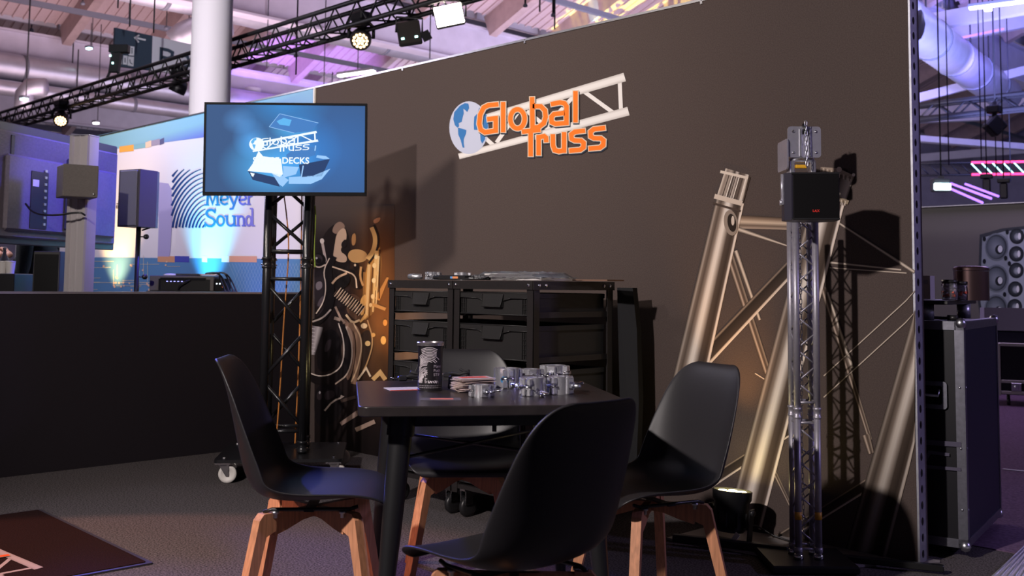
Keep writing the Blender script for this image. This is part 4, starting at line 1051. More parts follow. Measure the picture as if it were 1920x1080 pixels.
# loudspeaker on the tower
SP = at(1522, 371, d=4.06)
ls = thing('loudspeaker', 'small black loudspeaker with a red badge, fixed in front of the slim tower', 'loudspeaker', SP, math.atan2(CR.y, CR.x)-radians(6))
sw, sh2, sd = .180, .184, .17
MB().prism([Vector((a, b, -sh2/2)) for a, b in ((sw/2, -sd/2+.012), (sw/2, sd/2-.06), (sw/2-.05, sd/2), (-sw/2+.03, sd/2), (-sw/2-.024, sd/2-.07), (-sw/2-.024, -sd/2+.03), (-sw/2, -sd/2+.008))], None, (0, 0, sh2)).build('cabinet', mat('speaker_violet_black', (.018, .015, .030), .45), ls)
gm = bpy.data.materials.new('grille'); gm.use_nodes = True; nt = gm.node_tree; b = nt.nodes['Principled BSDF']; b.inputs['Roughness'].default_value = .5
tc = nt.nodes.new('ShaderNodeTexCoord'); vo = nt.nodes.new('ShaderNodeTexVoronoi'); vo.inputs['Scale'].default_value = 260; vo.inputs['Randomness'].default_value = 0
nt.links.new(tc.outputs['Object'], vo.inputs['Vector']); rp = nt.nodes.new('ShaderNodeValToRGB'); rp.color_ramp.elements[0].position = .30; rp.color_ramp.elements[0].color = (.001, .001, .001, 1); rp.color_ramp.elements[1].position = .5; rp.color_ramp.elements[1].color = (.006, .0055, .006, 1); b.inputs['Specular IOR Level'].default_value = .15
nt.links.new(vo.outputs['Distance'], rp.inputs[0]); nt.links.new(rp.outputs[0], b.inputs['Base Color']); _M['grille'] = gm
MB().box((.002, -sd/2+.003, 0), (sw-.006, .010, sh2-.012), bev=.003).build('grille', gm, ls)
for z in (sh2/2-.004, -sh2/2+.004): MB().box((.0, -sd/2+.006, z), (sw, .018, .008), bev=.002).build('frame_edge', blackpl, ls)
mk = mat('badge_red', (.75, .03, .02), .5)
text_mesh('LAX', .014, 'badge', mk, ls, lambda a, b: Vector((-.013+a, -sd/2-.0026, -.062+b)), bold=.0004)
m_ = MB(); m_.path([(-sw/2-.028, -.03, sh2/2-.002), (-sw/2-.028, -.03, -.02)], .006, 6); m_.box((-sw/2-.027, -.03, .03), (.004, .022, .12)); m_.lathe([(0, 0), (.011, 0), (.013, .006), (.011, .012), (0, .012)], 10, (-sw/2-.026, -.03, -.022), Matrix.Rotation(-pi/2, 3, 'Y')); m_.build('bracket', plate_m, ls)
MB().box((0, .0, sh2/2+.002), (.12, .10, .004)).build('top_plate', plate_m, ls)
MB().box((0, sd/2+.01, 0), (.06, .03, .08)).build('rear_mount', blackmetal, ls)
# base plate and bars below the slim tower
p1, p2, p3_, p4_ = at(1250, 1008, z=.012), at(1335, 985, z=.012), at(1762, 1050, z=.012), at(1560, 1062, z=.012)
pl = MB().prism([p1, p2, p3_, Vector((p4_.x, p4_.y, .012))], None, (0, 0, -.010)).build('steel_base_plate', mat('pale_plate', (.34, .31, .31), .4, .3)); tag(pl, 'pale flat steel plate on the carpet under the slim tower', 'base plate')
a, b2 = at(1262, 1008, z=.03), at(1478, 1032, z=.03); d_ = (b2-a); 
tb_ = MB(); ang = math.atan2(d_.y, d_.x); tb_.box((a+b2)/2, (d_.length, .03, .032), rot=Matrix.Rotation(ang, 3, 'Z'), bev=.003); o = tb_.build('floor_bar', blackmetal); tag(o, 'black flat bar on the pale plate, left of the slim tower', 'bar')
a, b2 = at(1582, 1046, z=.025), at(1770, 1066, z=.025); d_ = (b2-a); ang = math.atan2(d_.y, d_.x)
o = MB().box((a+b2)/2, (d_.length, .03, .025), rot=Matrix.Rotation(ang, 3, 'Z'), bev=.003).build('floor_bar', blackmetal); tag(o, 'black flat bar on the pale plate, right of the slim tower', 'bar')

# ================================================================ PAR LIGHTS (uplights)
lensm = mat('par_lens_lit', (1.0, .82, .35), .2, emit=26.)
def par(loc, rz, label, tilt=.10):
    t = thing('par_light', label, 'stage light', loc, rz)
    T = Matrix.Rotation(tilt, 3, 'X'); c = Vector((0, 0, .118))
    def TR(v): return c+T@Vector(v)
    m_ = MB(); m_.lathe([(0, -.075), (.055, -.075), (.066, -.060), (.070, -.02), (.076, .05), (.084, .062), (.086, .098), (.080, .100), (.078, .086), (0, .086)], 28, c, T); m_.build('housing', blackmetal, t, smooth_angle=40)
    for k in range(10):
        a = 2*pi*k/10; MB().box(TR((.070*cos(a), .070*sin(a), -.02)), (.004, .02, .06), rot=T@Matrix.Rotation(a+pi/2, 3, 'Z')).build('cooling_fin', blackmetal, t)
    for k in range(7):
        a = 2*pi*k/6; r = 0 if k == 6 else .048
        MB().lathe([(.019, 0), (.021, .005), (.016, .009), (0, .010)], 14, TR((r*cos(a), r*sin(a), .086)), T).build('lens', lensm, t)
    y = MB()
    for sx in (-1, 1): y.box((sx*.095, 0, .075), (.006, .034, .15), rot=Matrix.Rotation(sx*.10, 3, 'Y'))
    y.box((0, 0, .004), (.20, .034, .006)); y.build('yoke', blackmetal, t)
    for sx in (-1, 1): MB().lathe([(0, 0), (.014, 0), (.014, .018), (0, .018)], 10, (sx*.095, 0, .135), Matrix.Rotation(sx*pi/2, 3, 'Y')).build('knob', blackpl, t)
    for sx in (-1, 1): MB().box((sx*.055, -.062, .03), (.022, .003, .055), rot=Matrix.Rotation(sx*.5, 3, 'Y')@Matrix.Rotation(-.4, 3, 'X')).build('paper_label', whitepl, t, label='small white paper label')
    o = MB().path([(0, .05, .06), (.04, .14, .05), (.10, .18, .012), (.22, .15, .008), (.33, .17, .008)], .004, 6).build('cable', blackpl, t)
    lp = lamp('SPOT', 'par_beam', Vector(loc)+TR((0, 0, .104)), 15, (1.0, .50, .14), None, .03, 50, 1.0); lp.data.spot_blend = 1.0
    d = Matrix.Rotation(rz, 3, 'Z')@T@Vector((0, 0, 1)); look(lp, lp.location+d); return t, lp
P1 = at(1395, 1000, z=0); _, lamp_a = par((at(1371, 930, Y=-.25).x, -.25, .012), math.atan2(CR.y, CR.x)*0-.0, 'round black uplight with seven lit yellow lenses, on the floor behind the right chair', -.10)
P2 = Vector((-4.84, 0, 0)); _, lamp_b = par((P2.x, -.30, 0), 0.0, 'round black uplight on the floor between the screen tower and the racks', -.12)
lamp_a.data.energy = 34; lamp_b.data.energy = 70; look(lamp_b, (-5.42, .0, 1.25)); look(lamp_a, (-2.72, 0.0, 1.05)); lamp_a.data.spot_size = radians(44)

# ================================================================ MAT
mt0 = Vector((-3.94, -2.215, 0)); mx = Vector((-5.19, -2.175, 0))-mt0; ml = mx.length; ux = -mx.normalized(); uy = Vector((-ux.y, ux.x, 0))
dm = thing('door_mat', 'dark doormat with the orange and white company logo woven in', 'mat', (mt0+mx*.5-uy*.43), math.atan2(ux.y, ux.x))
MB().prism([v for v in rrect(ml+.02, .86, .01, .001)], None, (0, 0, .006)).build('rubber_edge', mat('rubber', (.03, .022, .03), .5), dm)
MB().prism([v for v in rrect(ml-.02, .82, .01, .006)], None, (0, 0, .004)).build('pile', mat('mat_pile', (.022, .009, .008), .98, noise=.6, scale=200, bump=.8, spec=.05), dm)
def matF(x, y, l):
    p = wallF(800+x*LS, 110+y*LS, 0); q = wallF(800+1732*LS, 110+450*LS, 0)
    s_ = .80; return Vector(((p.x-q.x)*s_+ml/2-.155, (p.z-q.z)*s_-.085, .0104+l))
logo(matF, dm, 1, pal=dict(globe='b8a8b0', truss='b09a98', truss2='a08a88', out='b89a88', ink='ff5520', sh='0c0606'), lay=.0005)
# ================================================================ NEIGHBOUR STAND (left, beyond the half wall)
tvb = mat('tv_rear', (.17, .145, .17), .55, noise=.1, scale=60, spec=.4)
# big screen seen from behind
A_ = at(-40, 205, d=6.45); B_ = at(222, 275, d=7.9); dx = Vector((B_.x-A_.x, B_.y-A_.y, 0)); Lw = dx.length; ux = dx.normalized(); nn = Vector((ux.y, -ux.x, 0))
zt, zb = (at(222, 275, d=7.9)).z, at(216, 470, d=7.9).z
bt = thing('large_screen', 'large television seen from behind in violet light, on the aluminium column', 'television', Vector((A_.x, A_.y, zb)), math.atan2(ux.y, ux.x))
Hb = zt-zb      # local: x along, -y towards the viewer
MB().box((Lw/2, .02, Hb/2), (Lw, .03, Hb), bev=.006).build('panel', mat('tv_panel_edge', (.03, .028, .036), .4), bt)
MB().box((Lw/2+.02, -.012, Hb/2-.01), (Lw-.12, .035, Hb-.10), bev=.012).build('rear_shell', tvb, bt)
MB().box((Lw/2+.06, -.045, Hb*.42), (Lw-.30, .035, Hb*.62), bev=.014).build('rear_bulge', tvb, bt)
rb = MB()
for k in range(22): rb.box((Lw/2+.02, -.031, Hb-.075-k*.009), (Lw-.16, .003, .003))
rb.build('vent_ribs', tvb, bt, kind='stuff')
MB().box((.28, -.032, Hb*.50), (.035, .010, Hb*.78), bev=.003).build('dark_groove', mat('tv_dark', (.012, .010, .014), .5), bt)
MB().box((.52, -.064, Hb*.38), (.17, .006, Hb*.48)).build('connector_bay', _M['tv_dark'], bt)
for k in range(9): MB().box((.575, -.069, Hb*.18+k*.045), (.022, .006, .016)).build('socket', steel, bt)
MB().box((.475, -.069, Hb*.52), (.06, .004, .045)).build('rating_label', whitepl, bt, label='small white label')
MB().box((.92, -.075, Hb*.46), (.28, .024, .50), bev=.02).build('mount_plate', mat('mount_blue_black', (.03, .03, .05), .4), bt)
for z in (-.18, .18):
    for x in (-.08, .08): MB().lathe([(0, 0), (.009, 0), (.009, .006), (0, .006)], 10, (.92+x, -.088, Hb*.46+z), Matrix.Rotation(pi/2, 3, 'X')).build('bolt', steel, bt)
for z in (.10, .15): MB().box((Lw/2+.3, -.030, z), (Lw-.9, .006, .012)).build('ledge', tvb, bt)
# aluminium column
cl_ = at(147, 545, d=6.75); ctop = at(155, 253, d=6.75).z
col_ = thing('aluminium_column', 'ribbed aluminium column holding the large television', 'column', (cl_.x, cl_.y, 0), math.atan2(CR.y, CR.x)-.25)
prof = [(-.075, -.045), (-.068, -.058), (-.048, -.058), (-.040, -.045), (-.010, -.045), (-.004, -.052), (.004, -.052), (.010, -.045), (.040, -.045), (.048, -.058), (.068, -.058), (.075, -.045), (.075, .05), (-.075, .05)]
MB().prism([Vector((a, b, 0)) for a, b in prof], None, (0, 0, ctop)).build('profile', mat('column_alu', (.50, .46, .46), .5, .35), col_)
MB().box((0, 0, .006), (.5, .4, .012)).build('foot_plate', blackmetal, col_)
MB().box((0, -.005, ctop+.002), (.155, .11, .006)).build('end_cap', alu_dull, col_)
bx = at(145, 340, d=6.62)
bb = thing('grey_box', 'grey cubic cover box clamped round the aluminium column', 'box', (bx.x, bx.y, bx.z-.105), math.atan2(CR.y, CR.x)+.60)
gb = mat('box_grey', (.12, .105, .095), .6, noise=.1, scale=120)
MB().box((0, 0, .10), (.21, .21, .205), bev=.004).build('cover', gb, bb)
MB().lathe([(0, 0), (.008, 0), (.008, .004), (0, .004)], 10, (.08, -.1055, .02), Matrix.Rotation(pi/2, 3, 'X')).build('screw', steel, bb)
cable([at(48, 382, d=6.75), at(62, 400, d=6.70), at(100, 405, d=6.6), at(150, 397, d=6.6), at(160, 404, d=6.62)], .007, blackpl, 'black cable drooping from the television sockets to the aluminium column', 'signal_cable')
# black loudspeaker leaning by the column
q = at(95, 545, d=6.9)
l2 = thing('floor_loudspeaker', 'black box loudspeaker standing left of the aluminium column behind the half wall', 'loudspeaker', (q.x, q.y, 0), math.atan2(CR.y, CR.x)+.1)
MB().box((0, 0, .65), (.17, .20, 1.30), bev=.004).build('cabinet', mat('speaker_grey_black', (.03, .028, .026), .6), l2)
MB().box((.0, -.104, .65), (.15, .008, 1.26)).build('grille', gm, l2)
# loudspeaker on a pole
q = at(262, 372, d=7.3)
l3 = thing('stand_loudspeaker', 'tall narrow loudspeaker lit blue, on a thin pole before the printed wall', 'loudspeaker', (q.x, q.y, q.z-.205), math.atan2(CR.y, CR.x)-.45)
MB().prism([Vector((a, b, 0)) for a, b in ((-.10, -.10), (.10, -.10), (.10, .06), (.06, .12), (-.06, .12), (-.10, .06))], None, (0, 0, .40)).build('cabinet', mat('speaker_blue_black', (.07, .065, .07), .5), l3)
MB().box((0, -.104, .20), (.16, .01, .385), bev=.003).build('grille', mat('grille_dark', (.14, .14, .17), .6), l3)
o = MB().box((-.103, -.02, .20), (.006, .14, .385)).build('side_cheek', mat('cheek', (.05, .045, .04), .6), l3)
s3 = thing('speaker_stand', 'thin dark pole carrying the blue lit loudspeaker', 'stand', (q.x, q.y, 0), 0)
MB().tube((0, 0, .02), (0, 0, q.z-.205), .017, 12).build('pole', blackmetal, s3)
for k in range(3):
    a = 2*pi*k/3; MB().tube((0, 0, .35), (.28*cos(a), .28*sin(a), .02), .012, 8).build('leg', blackmetal, s3)
for zz in (at(262, 444, d=7.3).z, at(262, 519, d=7.3).z):
    k_ = MB(); k_.tube((0, 0, zz), (CR.x*.045, CR.y*.045, zz), .005, 6); k_.lathe([(0, -.012), (.018, -.008), (.018, .008), (0, .012)], 12, (CR.x*.055, CR.y*.055, zz), Matrix.Rotation(pi/2, 3, 'Y')); k_.build('knob', blackpl, s3)
cable([at(283, 388, d=7.35), at(291, 405, d=7.35), at(288, 425, d=7.35), at(266, 432, d=7.32)], .006, blackpl, 'black cable looping from the blue lit loudspeaker to its pole', 'speaker_cable')
cable([at(283, 390, d=7.36), at(289, 398, d=7.36), at(292, 412, d=7.36), at(285, 428, d=7.34)], .003, blackpl, 'thin cable behind the blue lit loudspeaker', 'speaker_cable')
# equipment on a counter behind the half wall
q = at(350, 548, d=7.45)
ct = thing('counter', 'dark counter behind the half wall carrying the mesh fronted unit', 'counter', (q.x, q.y, 0), math.atan2(CR.y, CR.x))
MB().box((0, .12, .515), (.52, .34, 1.03)).build('body', darkfab, ct); MB().box((0, .12, 1.035), (.54, .36, .012)).build('top', blackmetal, ct)
un = thing('amplifier_unit', 'low grey unit with a mesh front, on the counter behind the half wall', 'amplifier', (q.x-CR.x*.03, q.y-CR.y*.03, 1.042), math.atan2(CR.y, CR.x)+.06)
UH = at(340, 517, d=7.45).z-1.042; uw = 440/1937*1.0
MB().box((0, .10, UH/2), (.455, .26, UH), bev=.004).build('housing', mat('unit_grey', (.07, .06, .058), .6), un)
MB().box((.02, -.033, UH*.40), (.36, .006, UH*.72)).build('mesh_front', gm, un)
MB().box((.01, -.036, UH*.78), (.32, .010, .018)).build('handle_recess', bz, un)
MB().box((-.155, -.036, UH*.42), (.012, .010, UH*.75)).build('frame_bar', bz, un)
for k in range(6): MB().box((-.10+k*.026, -.042, UH*.62), (.012, .002, .006)).build('indicator', mat('violet_led', (.35, .35, 1.0), .4, emit=2.5), un)
cable([un.matrix_basis@Vector(v) for v in ((.06, -.05, UH*.7), (.03, -.08, UH*.6), (-.01, -.07, UH*.35), (-.02, -.05, .004))], .005, blackpl, 'short black cable hanging over the mesh front of the grey unit', 'patch_cable')
q2 = at(414, 545, d=7.42)
sb = thing('stage_box', 'small dark device with lights at the right of the grey unit', 'device', (q2.x, q2.y, 1.042), math.atan2(CR.y, CR.x)+.06)
MB().box((0, .06, UH*.42), (.085, .16, UH*.84), bev=.004).build('case', bz, sb)
for k, c_ in enumerate((('white_led', (.8, .9, 1)), ('white_led', (.8, .9, 1)), ('red_led', (1, .2, .05)))): MB().box((-.025+k*.022, -.023, UH*(.5 if k < 2 else .3)), (.008, .003, .008)).build('indicator', mat(c_[0], c_[1], .4, emit=4), sb)
for i, (x0_, x1_, d0) in enumerate(((385, 432, 6.98), (392, 425, 6.96), (398, 446, 6.99), (400, 440, 6.97))):
    cable([at(x0_, 513, d=d0), at(x0_+20, 510, d=d0), at(x1_-14, 520, d=d0), at(x1_, 552, d=d0+.45)], .006, blackpl, ['outermost', 'innermost', 'rightmost', 'second outermost'][i]+' of the black cables arching down beside the small dark device', 'looped_cable')
pad = MB().box((0, 0, .008), (.17, .10, .016), bev=.005).build('black_pad', blackpl); pad.location = un.location+Vector((0, 0, UH))+CR*.02+Vector((CF.x, CF.y, 0))*.08; pad.rotation_euler = (0, 0, math.atan2(CR.y, CR.x)); tag(pad, 'flat black device lying on top of the grey unit', 'device')
pad = MB().box((0, 0, .007), (.15, .10, .012), bev=.002).build('paper_pad', cardm); pad.location = un.location+Vector((0, 0, UH))+CR*.145+Vector((CF.x, CF.y, 0))*.12; pad.rotation_euler = (0, 0, math.atan2(CR.y, CR.x)); tag(pad, 'beige paper pad lying on the grey unit behind the black device', 'paper')
pad = MB().lathe([(0, 0), (.05, .002), (.055, .010), (.03, .016), (0, .018)], 20).build('white_plate', whitepl); pad.location = un.location+Vector((0, 0, UH))-CR*.12+Vector((CF.x, CF.y, 0))*.1; tag(pad, 'white rounded dish on the left of the grey unit', 'dish')
# counter with cups at the far left
q = at(10, 515, d=6.9)
c2_ = thing('bar_counter', 'black counter at the far left carrying white cups', 'counter', (q.x, q.y, 0), math.atan2(CR.y, CR.x))
MB().box((-.08, .12, at(10, 513, d=6.9).z/2), (.36, .4, at(10, 513, d=6.9).z), bev=.004).build('body', blackpl, c2_)
for i, (x, lab) in enumerate(((4, 'white paper cup at the left edge, with an orange patch'), (19, 'white paper cup standing just right of another, beside the person'))):
    q = at(x, 513, d=6.86); t = thing('paper_cup', lab, 'cup', q, 0, 'cups on the black counter')
    MB().lathe([(0, 0), (.024, 0), (.031, .080), (.029, .080), (.023, .004), (0, .004)], 20).build('cup', whitepl, t, smooth_angle=40)
    m_ = MB(); m_.lathe([(.032, 0), (.033, .003), (.032, .006)], 20, (0, 0, .077)); m_.build('rolled_rim', whitepl, t)
    if i == 0: MB().box((.0, -.026, .03), (.02, .004, .02), rot=Matrix.Rotation(.2, 3, 'Z')).build('orange_patch', cardr, t, label='orange patch')
q = at(8, 488, d=7.0); t = thing('bottle', 'small clear bottle top standing behind the white cups', 'bottle', (q.x, q.y, at(10, 513, d=6.9).z), 0)
MB().lathe([(0, 0), (.026, 0), (.028, .06), (.026, .10), (.010, .14), (.010, .165), (0, .165)], 18).build('glass', mat('bottle_grey', (.3, .3, .34), .2), t)
MB().lathe([(0, 0), (.012, 0), (.012, .018), (0, .018)], 12, (0, 0, .163)).build('cap', whitepl, t)

# ---------------------------------------------------------------- person behind the television
def skinmesh(name, verts, edges, radii, material, parent, lv=2, root=0):
    me = bpy.data.meshes.new(name); me.from_pydata([Vector(v) for v in verts], edges, []); me.materials.append(material)
    o = bpy.data.objects.new(name, me); COL.objects.link(o); o.parent = parent
    o.modifiers.new('skin', 'SKIN').use_smooth_shade = True
    lay = me.skin_vertices[0] if me.skin_vertices else None
    if lay is None:
        bm = bmesh.new(); bm.from_mesh(me); bm.verts.layers.skin.verify(); bm.to_mesh(me); bm.free(); lay = me.skin_vertices[0]
    for i, r in enumerate(radii): lay.data[i].radius = (r, r*.92 if not isinstance(r, tuple) else r) if not isinstance(r, tuple) else r; lay.data[i].use_root = (i == root)
    sb_ = o.modifiers.new('sub', 'SUBSURF'); sb_.levels = lv; sb_.render_levels = lv
    return o
skin = mat('skin', (.62, .33, .25), .5, spec=.3)
jacket = mat('dark_jacket', (.022, .028, .034), .8, noise=.2, scale=80, bump=.3)
trous = mat('dark_trousers', (.018, .018, .022), .85)
q = at(66, 520, d=7.75)
pe = thing('person', 'person in a dark jacket standing behind the television, forearm raised, hands held together', 'person', (q.x, q.y, 0), math.atan2(CR.y, CR.x)+pi*.85*0)
# local: x to the viewer's right, y away; the person faces left (-x)
V = [(0, 0, .95), (0, 0, 1.10), (0, 0, 1.30), (0, 0, 1.45), (-.01, 0, 1.53),          # 0-4 pelvis..neck base
     (0, -.17, 1.44), (.02, -.22, 1.40), (.01, -.23, 1.13+.02), (-.10, -.19, 1.185), (-.185, -.10, 1.265),       # 5-9 near arm
     (0, .17, 1.44), (.02, .22, 1.40), (.01, .23, 1.14), (-.10, .16, 1.19), (-.185, .04, 1.27),        # 10-14 far arm
     (0, -.10, .90), (.01, -.11, .50), (.02, -.11, .10), (0, .10, .90), (.01, .11, .50), (.02, .11, .10), (-.02, 0, 1.58)]
Ed = [(0, 1), (1, 2), (2, 3), (3, 4), (3, 5), (5, 6), (6, 7), (7, 8), (8, 9), (3, 10), (10, 11), (11, 12), (12, 13), (13, 14), (4, 21)]
idx = [0, 1, 2, 3, 4, 5, 6, 7, 8, 9, 10, 11, 12, 13, 14, 21]; mp_ = {j: i for i, j in enumerate(idx)}
RR = [.135, .130, .150, .125, .065, .075, .065, .055, .046, .036, .075, .065, .055, .046, .036, .055]
skinmesh('jacket', [V[j] for j in idx], [(mp_[a], mp_[b]) for a, b in Ed], RR, jacket, pe)
lv_ = [(0, 0, .96), (0, -.09, .88), (.0, -.10, .50), (.02, -.10, .10), (0, .09, .88), (.0, .10, .50), (.02, .10, .10)]
skinmesh('trousers', lv_, [(0, 1), (1, 2), (2, 3), (0, 4), (4, 5), (5, 6)], [.13, .095, .065, .05, .095, .065, .05], trous, pe)
for sy in (-1, 1):
    skinmesh('shoe', [(.05, sy*.10, .045), (-.05, sy*.10, .04), (-.15, sy*.10, .035)], [(0, 1), (1, 2)], [.045, .045, .035], blackpl, pe, 1)
hdm = MB(); hdm.lathe([(0, -.125), (.045, -.115), (.062, -.08), (.074, -.03), (.080, .02), (.078, .06), (.062, .095), (.03, .113), (0, .116)], 24, (-.03, 0, 1.71)); hdm.lathe([(.050, 0), (.047, .12)], 16, (-.015, 0, 1.53))
hdm.path([(-.10, 0, 1.72), (-.122, 0, 1.70), (-.108, 0, 1.685)], .012, 8, rr=[.008, .014, .008])
for sy in (-1, 1): hdm.lathe([(0, 0), (.018, .004), (.02, .01), (0, .012)], 10, (-.02, sy*.074, 1.70), Matrix.Rotation(-sy*pi/2, 3, 'X'))
hdm.build('head', skin, pe)
hr = MB(); hr.lathe([(.085, -.02), (.088, .03), (.084, .065), (.066, .102), (.03, .122), (0, .126)], 24, (-.020, 0, 1.712)); hr.build('hair', mat('hair_brown', (.03, .018, .010), .7), pe)
for sy in (-1, 1): MB().lathe([(0, -.011), (.011, 0), (0, .011)], 12, (-.098, sy*.030, 1.722)).build('eye', whitepl, pe)
MB().path([(-.100, -.022, 1.655), (-.106, 0, 1.657), (-.100, .022, 1.655)], .005, 6).build('mouth', mat('lips', (.45, .16, .13), .5), pe)
def hand(base, dirv, side, up):
    """palm, four curled fingers and a thumb grown from one skeleton"""
    d = Vector(dirv).normalized(); s_ = Vector(side).normalized(); u = Vector(up).normalized(); b = Vector(base)
    V = [b, b+d*.030, b+d*.060]; E_ = [(0, 1), (1, 2)]; R_ = [.024, .028, .026]
    for k, (o_, ln) in enumerate(((-.030, .070), (-.010, .078), (.010, .073), (.029, .058))):
        st = b+d*.075+s_*o_; i0 = len(V)
        V += [st, st+d*ln*.42+u*.006, st+d*ln*.62-u*.018, st+d*ln*.55-u*.040]; R_ += [.0105, .0095, .0088, .0075]
        E_ += [(2, i0), (i0, i0+1), (i0+1, i0+2), (i0+2, i0+3)]
    i0 = len(V); V += [b+d*.032-s_*.034-u*.008, b+d*.058-s_*.050-u*.022, b+d*.080-s_*.046-u*.036]; R_ += [.013, .0105, .009]; E_ += [(1, i0), (i0, i0+1), (i0+1, i0+2)]
    return V, E_, R_
for sy, nm in ((-1, 'hand'), (1, 'hand')):
    b_ = (-.195, sy*.085-.01, 1.275) if sy < 0 else (-.195, .03, 1.28)
    V2, E2, R2 = hand(b_, (-.75, -.15*sy*-1, .62), (0, 1, .15), (-.4, 0, -.9) if 0 else (.6, 0, .75)); skinmesh(nm, V2, E2, R2, skin, pe, 1, 1)

# ================================================================ BEHIND THE WALL END (right)
laminate = mat('case_laminate', (.0045, .0042, .008), .45, spec=.4)
navy = mat('case_navy', (.010, .012, .035), .5, spec=.4)
edgal = mat('case_edge_alu', (.20, .20, .24), .4, .85, noise=.12, scale=50)
c0 = Vector((-1.755, .249, 0)); ZC0, ZC1 = .045, .972
fc = thing('flight_case', 'tall black flight case behind the wall end, with a grey angular sign on its front', 'flight case', c0, radians(11))
FW, FD = .62, .80      # local: x from -FW..0, y 0..FD
cm = MB(); cm.box((-FW/2, FD/2, (ZC0+ZC1)/2), (FW-.012, FD-.012, ZC1-ZC0-.012)); cm.build('body', laminate, fc)
MB().box((-.004, FD/2, (ZC0+ZC1)/2), (.006, FD-.05, ZC1-ZC0-.05)).build('side_panel', navy, fc)
def lprof(a, b, w=.034, nm='edge_profile'):
    a = Vector(a); b = Vector(b); m_ = MB(); d = b-a; c = (a+b)/2
    if abs(d.z) > .1:
        m_.box(c+Vector((-w/2, .001, 0)), (w, .004, d.length)); m_.box(c+Vector((.001, w/2, 0)), (.004, w, d.length))
    elif abs(d.x) > .1:
        sz = -1 if c.z > .5 else 1; m_.box(c+Vector((0, .001, sz*w/2)), (d.length, .004, w)); m_.box(c+Vector((0, w/2, 0)), (d.length, w, .004))
    else:
        sz = -1 if c.z > .5 else 1; m_.box(c+Vector((.001, 0, sz*w/2)), (.004, d.length, w)); m_.box(c+Vector((-w/2, 0, 0)), (w, d.length, .004))
    return m_.build(nm, edgal, fc)
lprof((0, 0, ZC0), (0, 0, ZC1)); lprof((-FW, 0, ZC1), (0, 0, ZC1)); lprof((0, 0, ZC1), (0, FD, ZC1)); lprof((-FW, 0, ZC0), (0, 0, ZC0)); lprof((0, 0, ZC0), (0, FD, ZC0))
MB().box((.001, FD-.012, (ZC0+ZC1)/2), (.004, .024, ZC1-ZC0)).build('edge_profile', edgal, fc)
for (x, y, z) in ((0, 0, ZC1), (0, FD, ZC1), (0, 0, ZC0), (0, FD, ZC0)):
    sz = -1 if z > .5 else 1; b = MB()
    b.lathe([(0, -.024), (.017, -.016), (.023, 0), (.017, .016), (0, .024)], 12, (x-.010, y+(.010 if y == 0 else -.010), z+sz*.006)); b.build('ball_corner', steel, fc)
for z in (.20, .45, .70): 
    for q in ((-.017, -.003, z), ): MB().lathe([(0, 0), (.005, 0), (.004, .003), (0, .003)], 8, q, Matrix.Rotation(pi/2, 3, 'X')).build('rivet', steel, fc)
    MB().lathe([(0, 0), (.005, 0), (.004, .003), (0, .003)], 8, (.003, .017, z), Matrix.Rotation(pi/2, 3, 'Y')).build('rivet', steel, fc)
# handle dish
hp = at(1757, 741, Y=.22)-c0
hd_ = MB(); hd_.prism([Vector((hp.x-.04+v.x, -.003, hp.z+v.y)) for v in rrect(.150, .115, .014, 0)], None, (0, -.004, 0)); o = hd_.build('handle_dish', edgal, fc)
MB().prism([Vector((hp.x-.04+v.x, -.0075, hp.z+v.y)) for v in rrect(.112, .078, .008, 0)], None, (0, -.001, 0)).build('handle_recess', bz, fc)
m_ = MB(); m_.path([(hp.x-.085, -.012, hp.z+.024), (hp.x-.085, -.03, hp.z-.0), (hp.x+.005, -.03, hp.z-.0), (hp.x+.005, -.012, hp.z+.024)], .006, 8); m_.build('handle', steel, fc)
# angular sign painted on the case front
sg_ = Ink(lambda x, y, l: (lambda p: Vector(((p.x-c0.x)*1.03, -.0002-l, p.z)))(at(x, y, Y=.249)), .0006)
gcol = '5a5668'
for pts in ([(1735, 822), (1803, 829), (1803, 838), (1737, 832)], [(1700, 850), (1737, 822), (1741, 830), (1712, 880)], [(1739, 862), (1747, 843), (1783, 849), (1783, 855), (1751, 850), (1742, 869), (1733, 868)], [(1735, 869), (1803, 877), (1803, 883), (1735, 876)]):
    sg_.poly(pts, gcol, 6)
sg_.build('painted_sign', printmat(), fc, label='grey angular emblem')
for x in (-.54, -.08):
    for y in (.10, .70):
        b = MB(); b.lathe([(0, -.011), (.020, -.011), (.0235, -.006), (.0235, .006), (.020, .011), (0, .011)], 16, (x, y, .0235), Matrix.Rotation(pi/2, 3, 'Y')); b.build('caster', blackpl, fc)
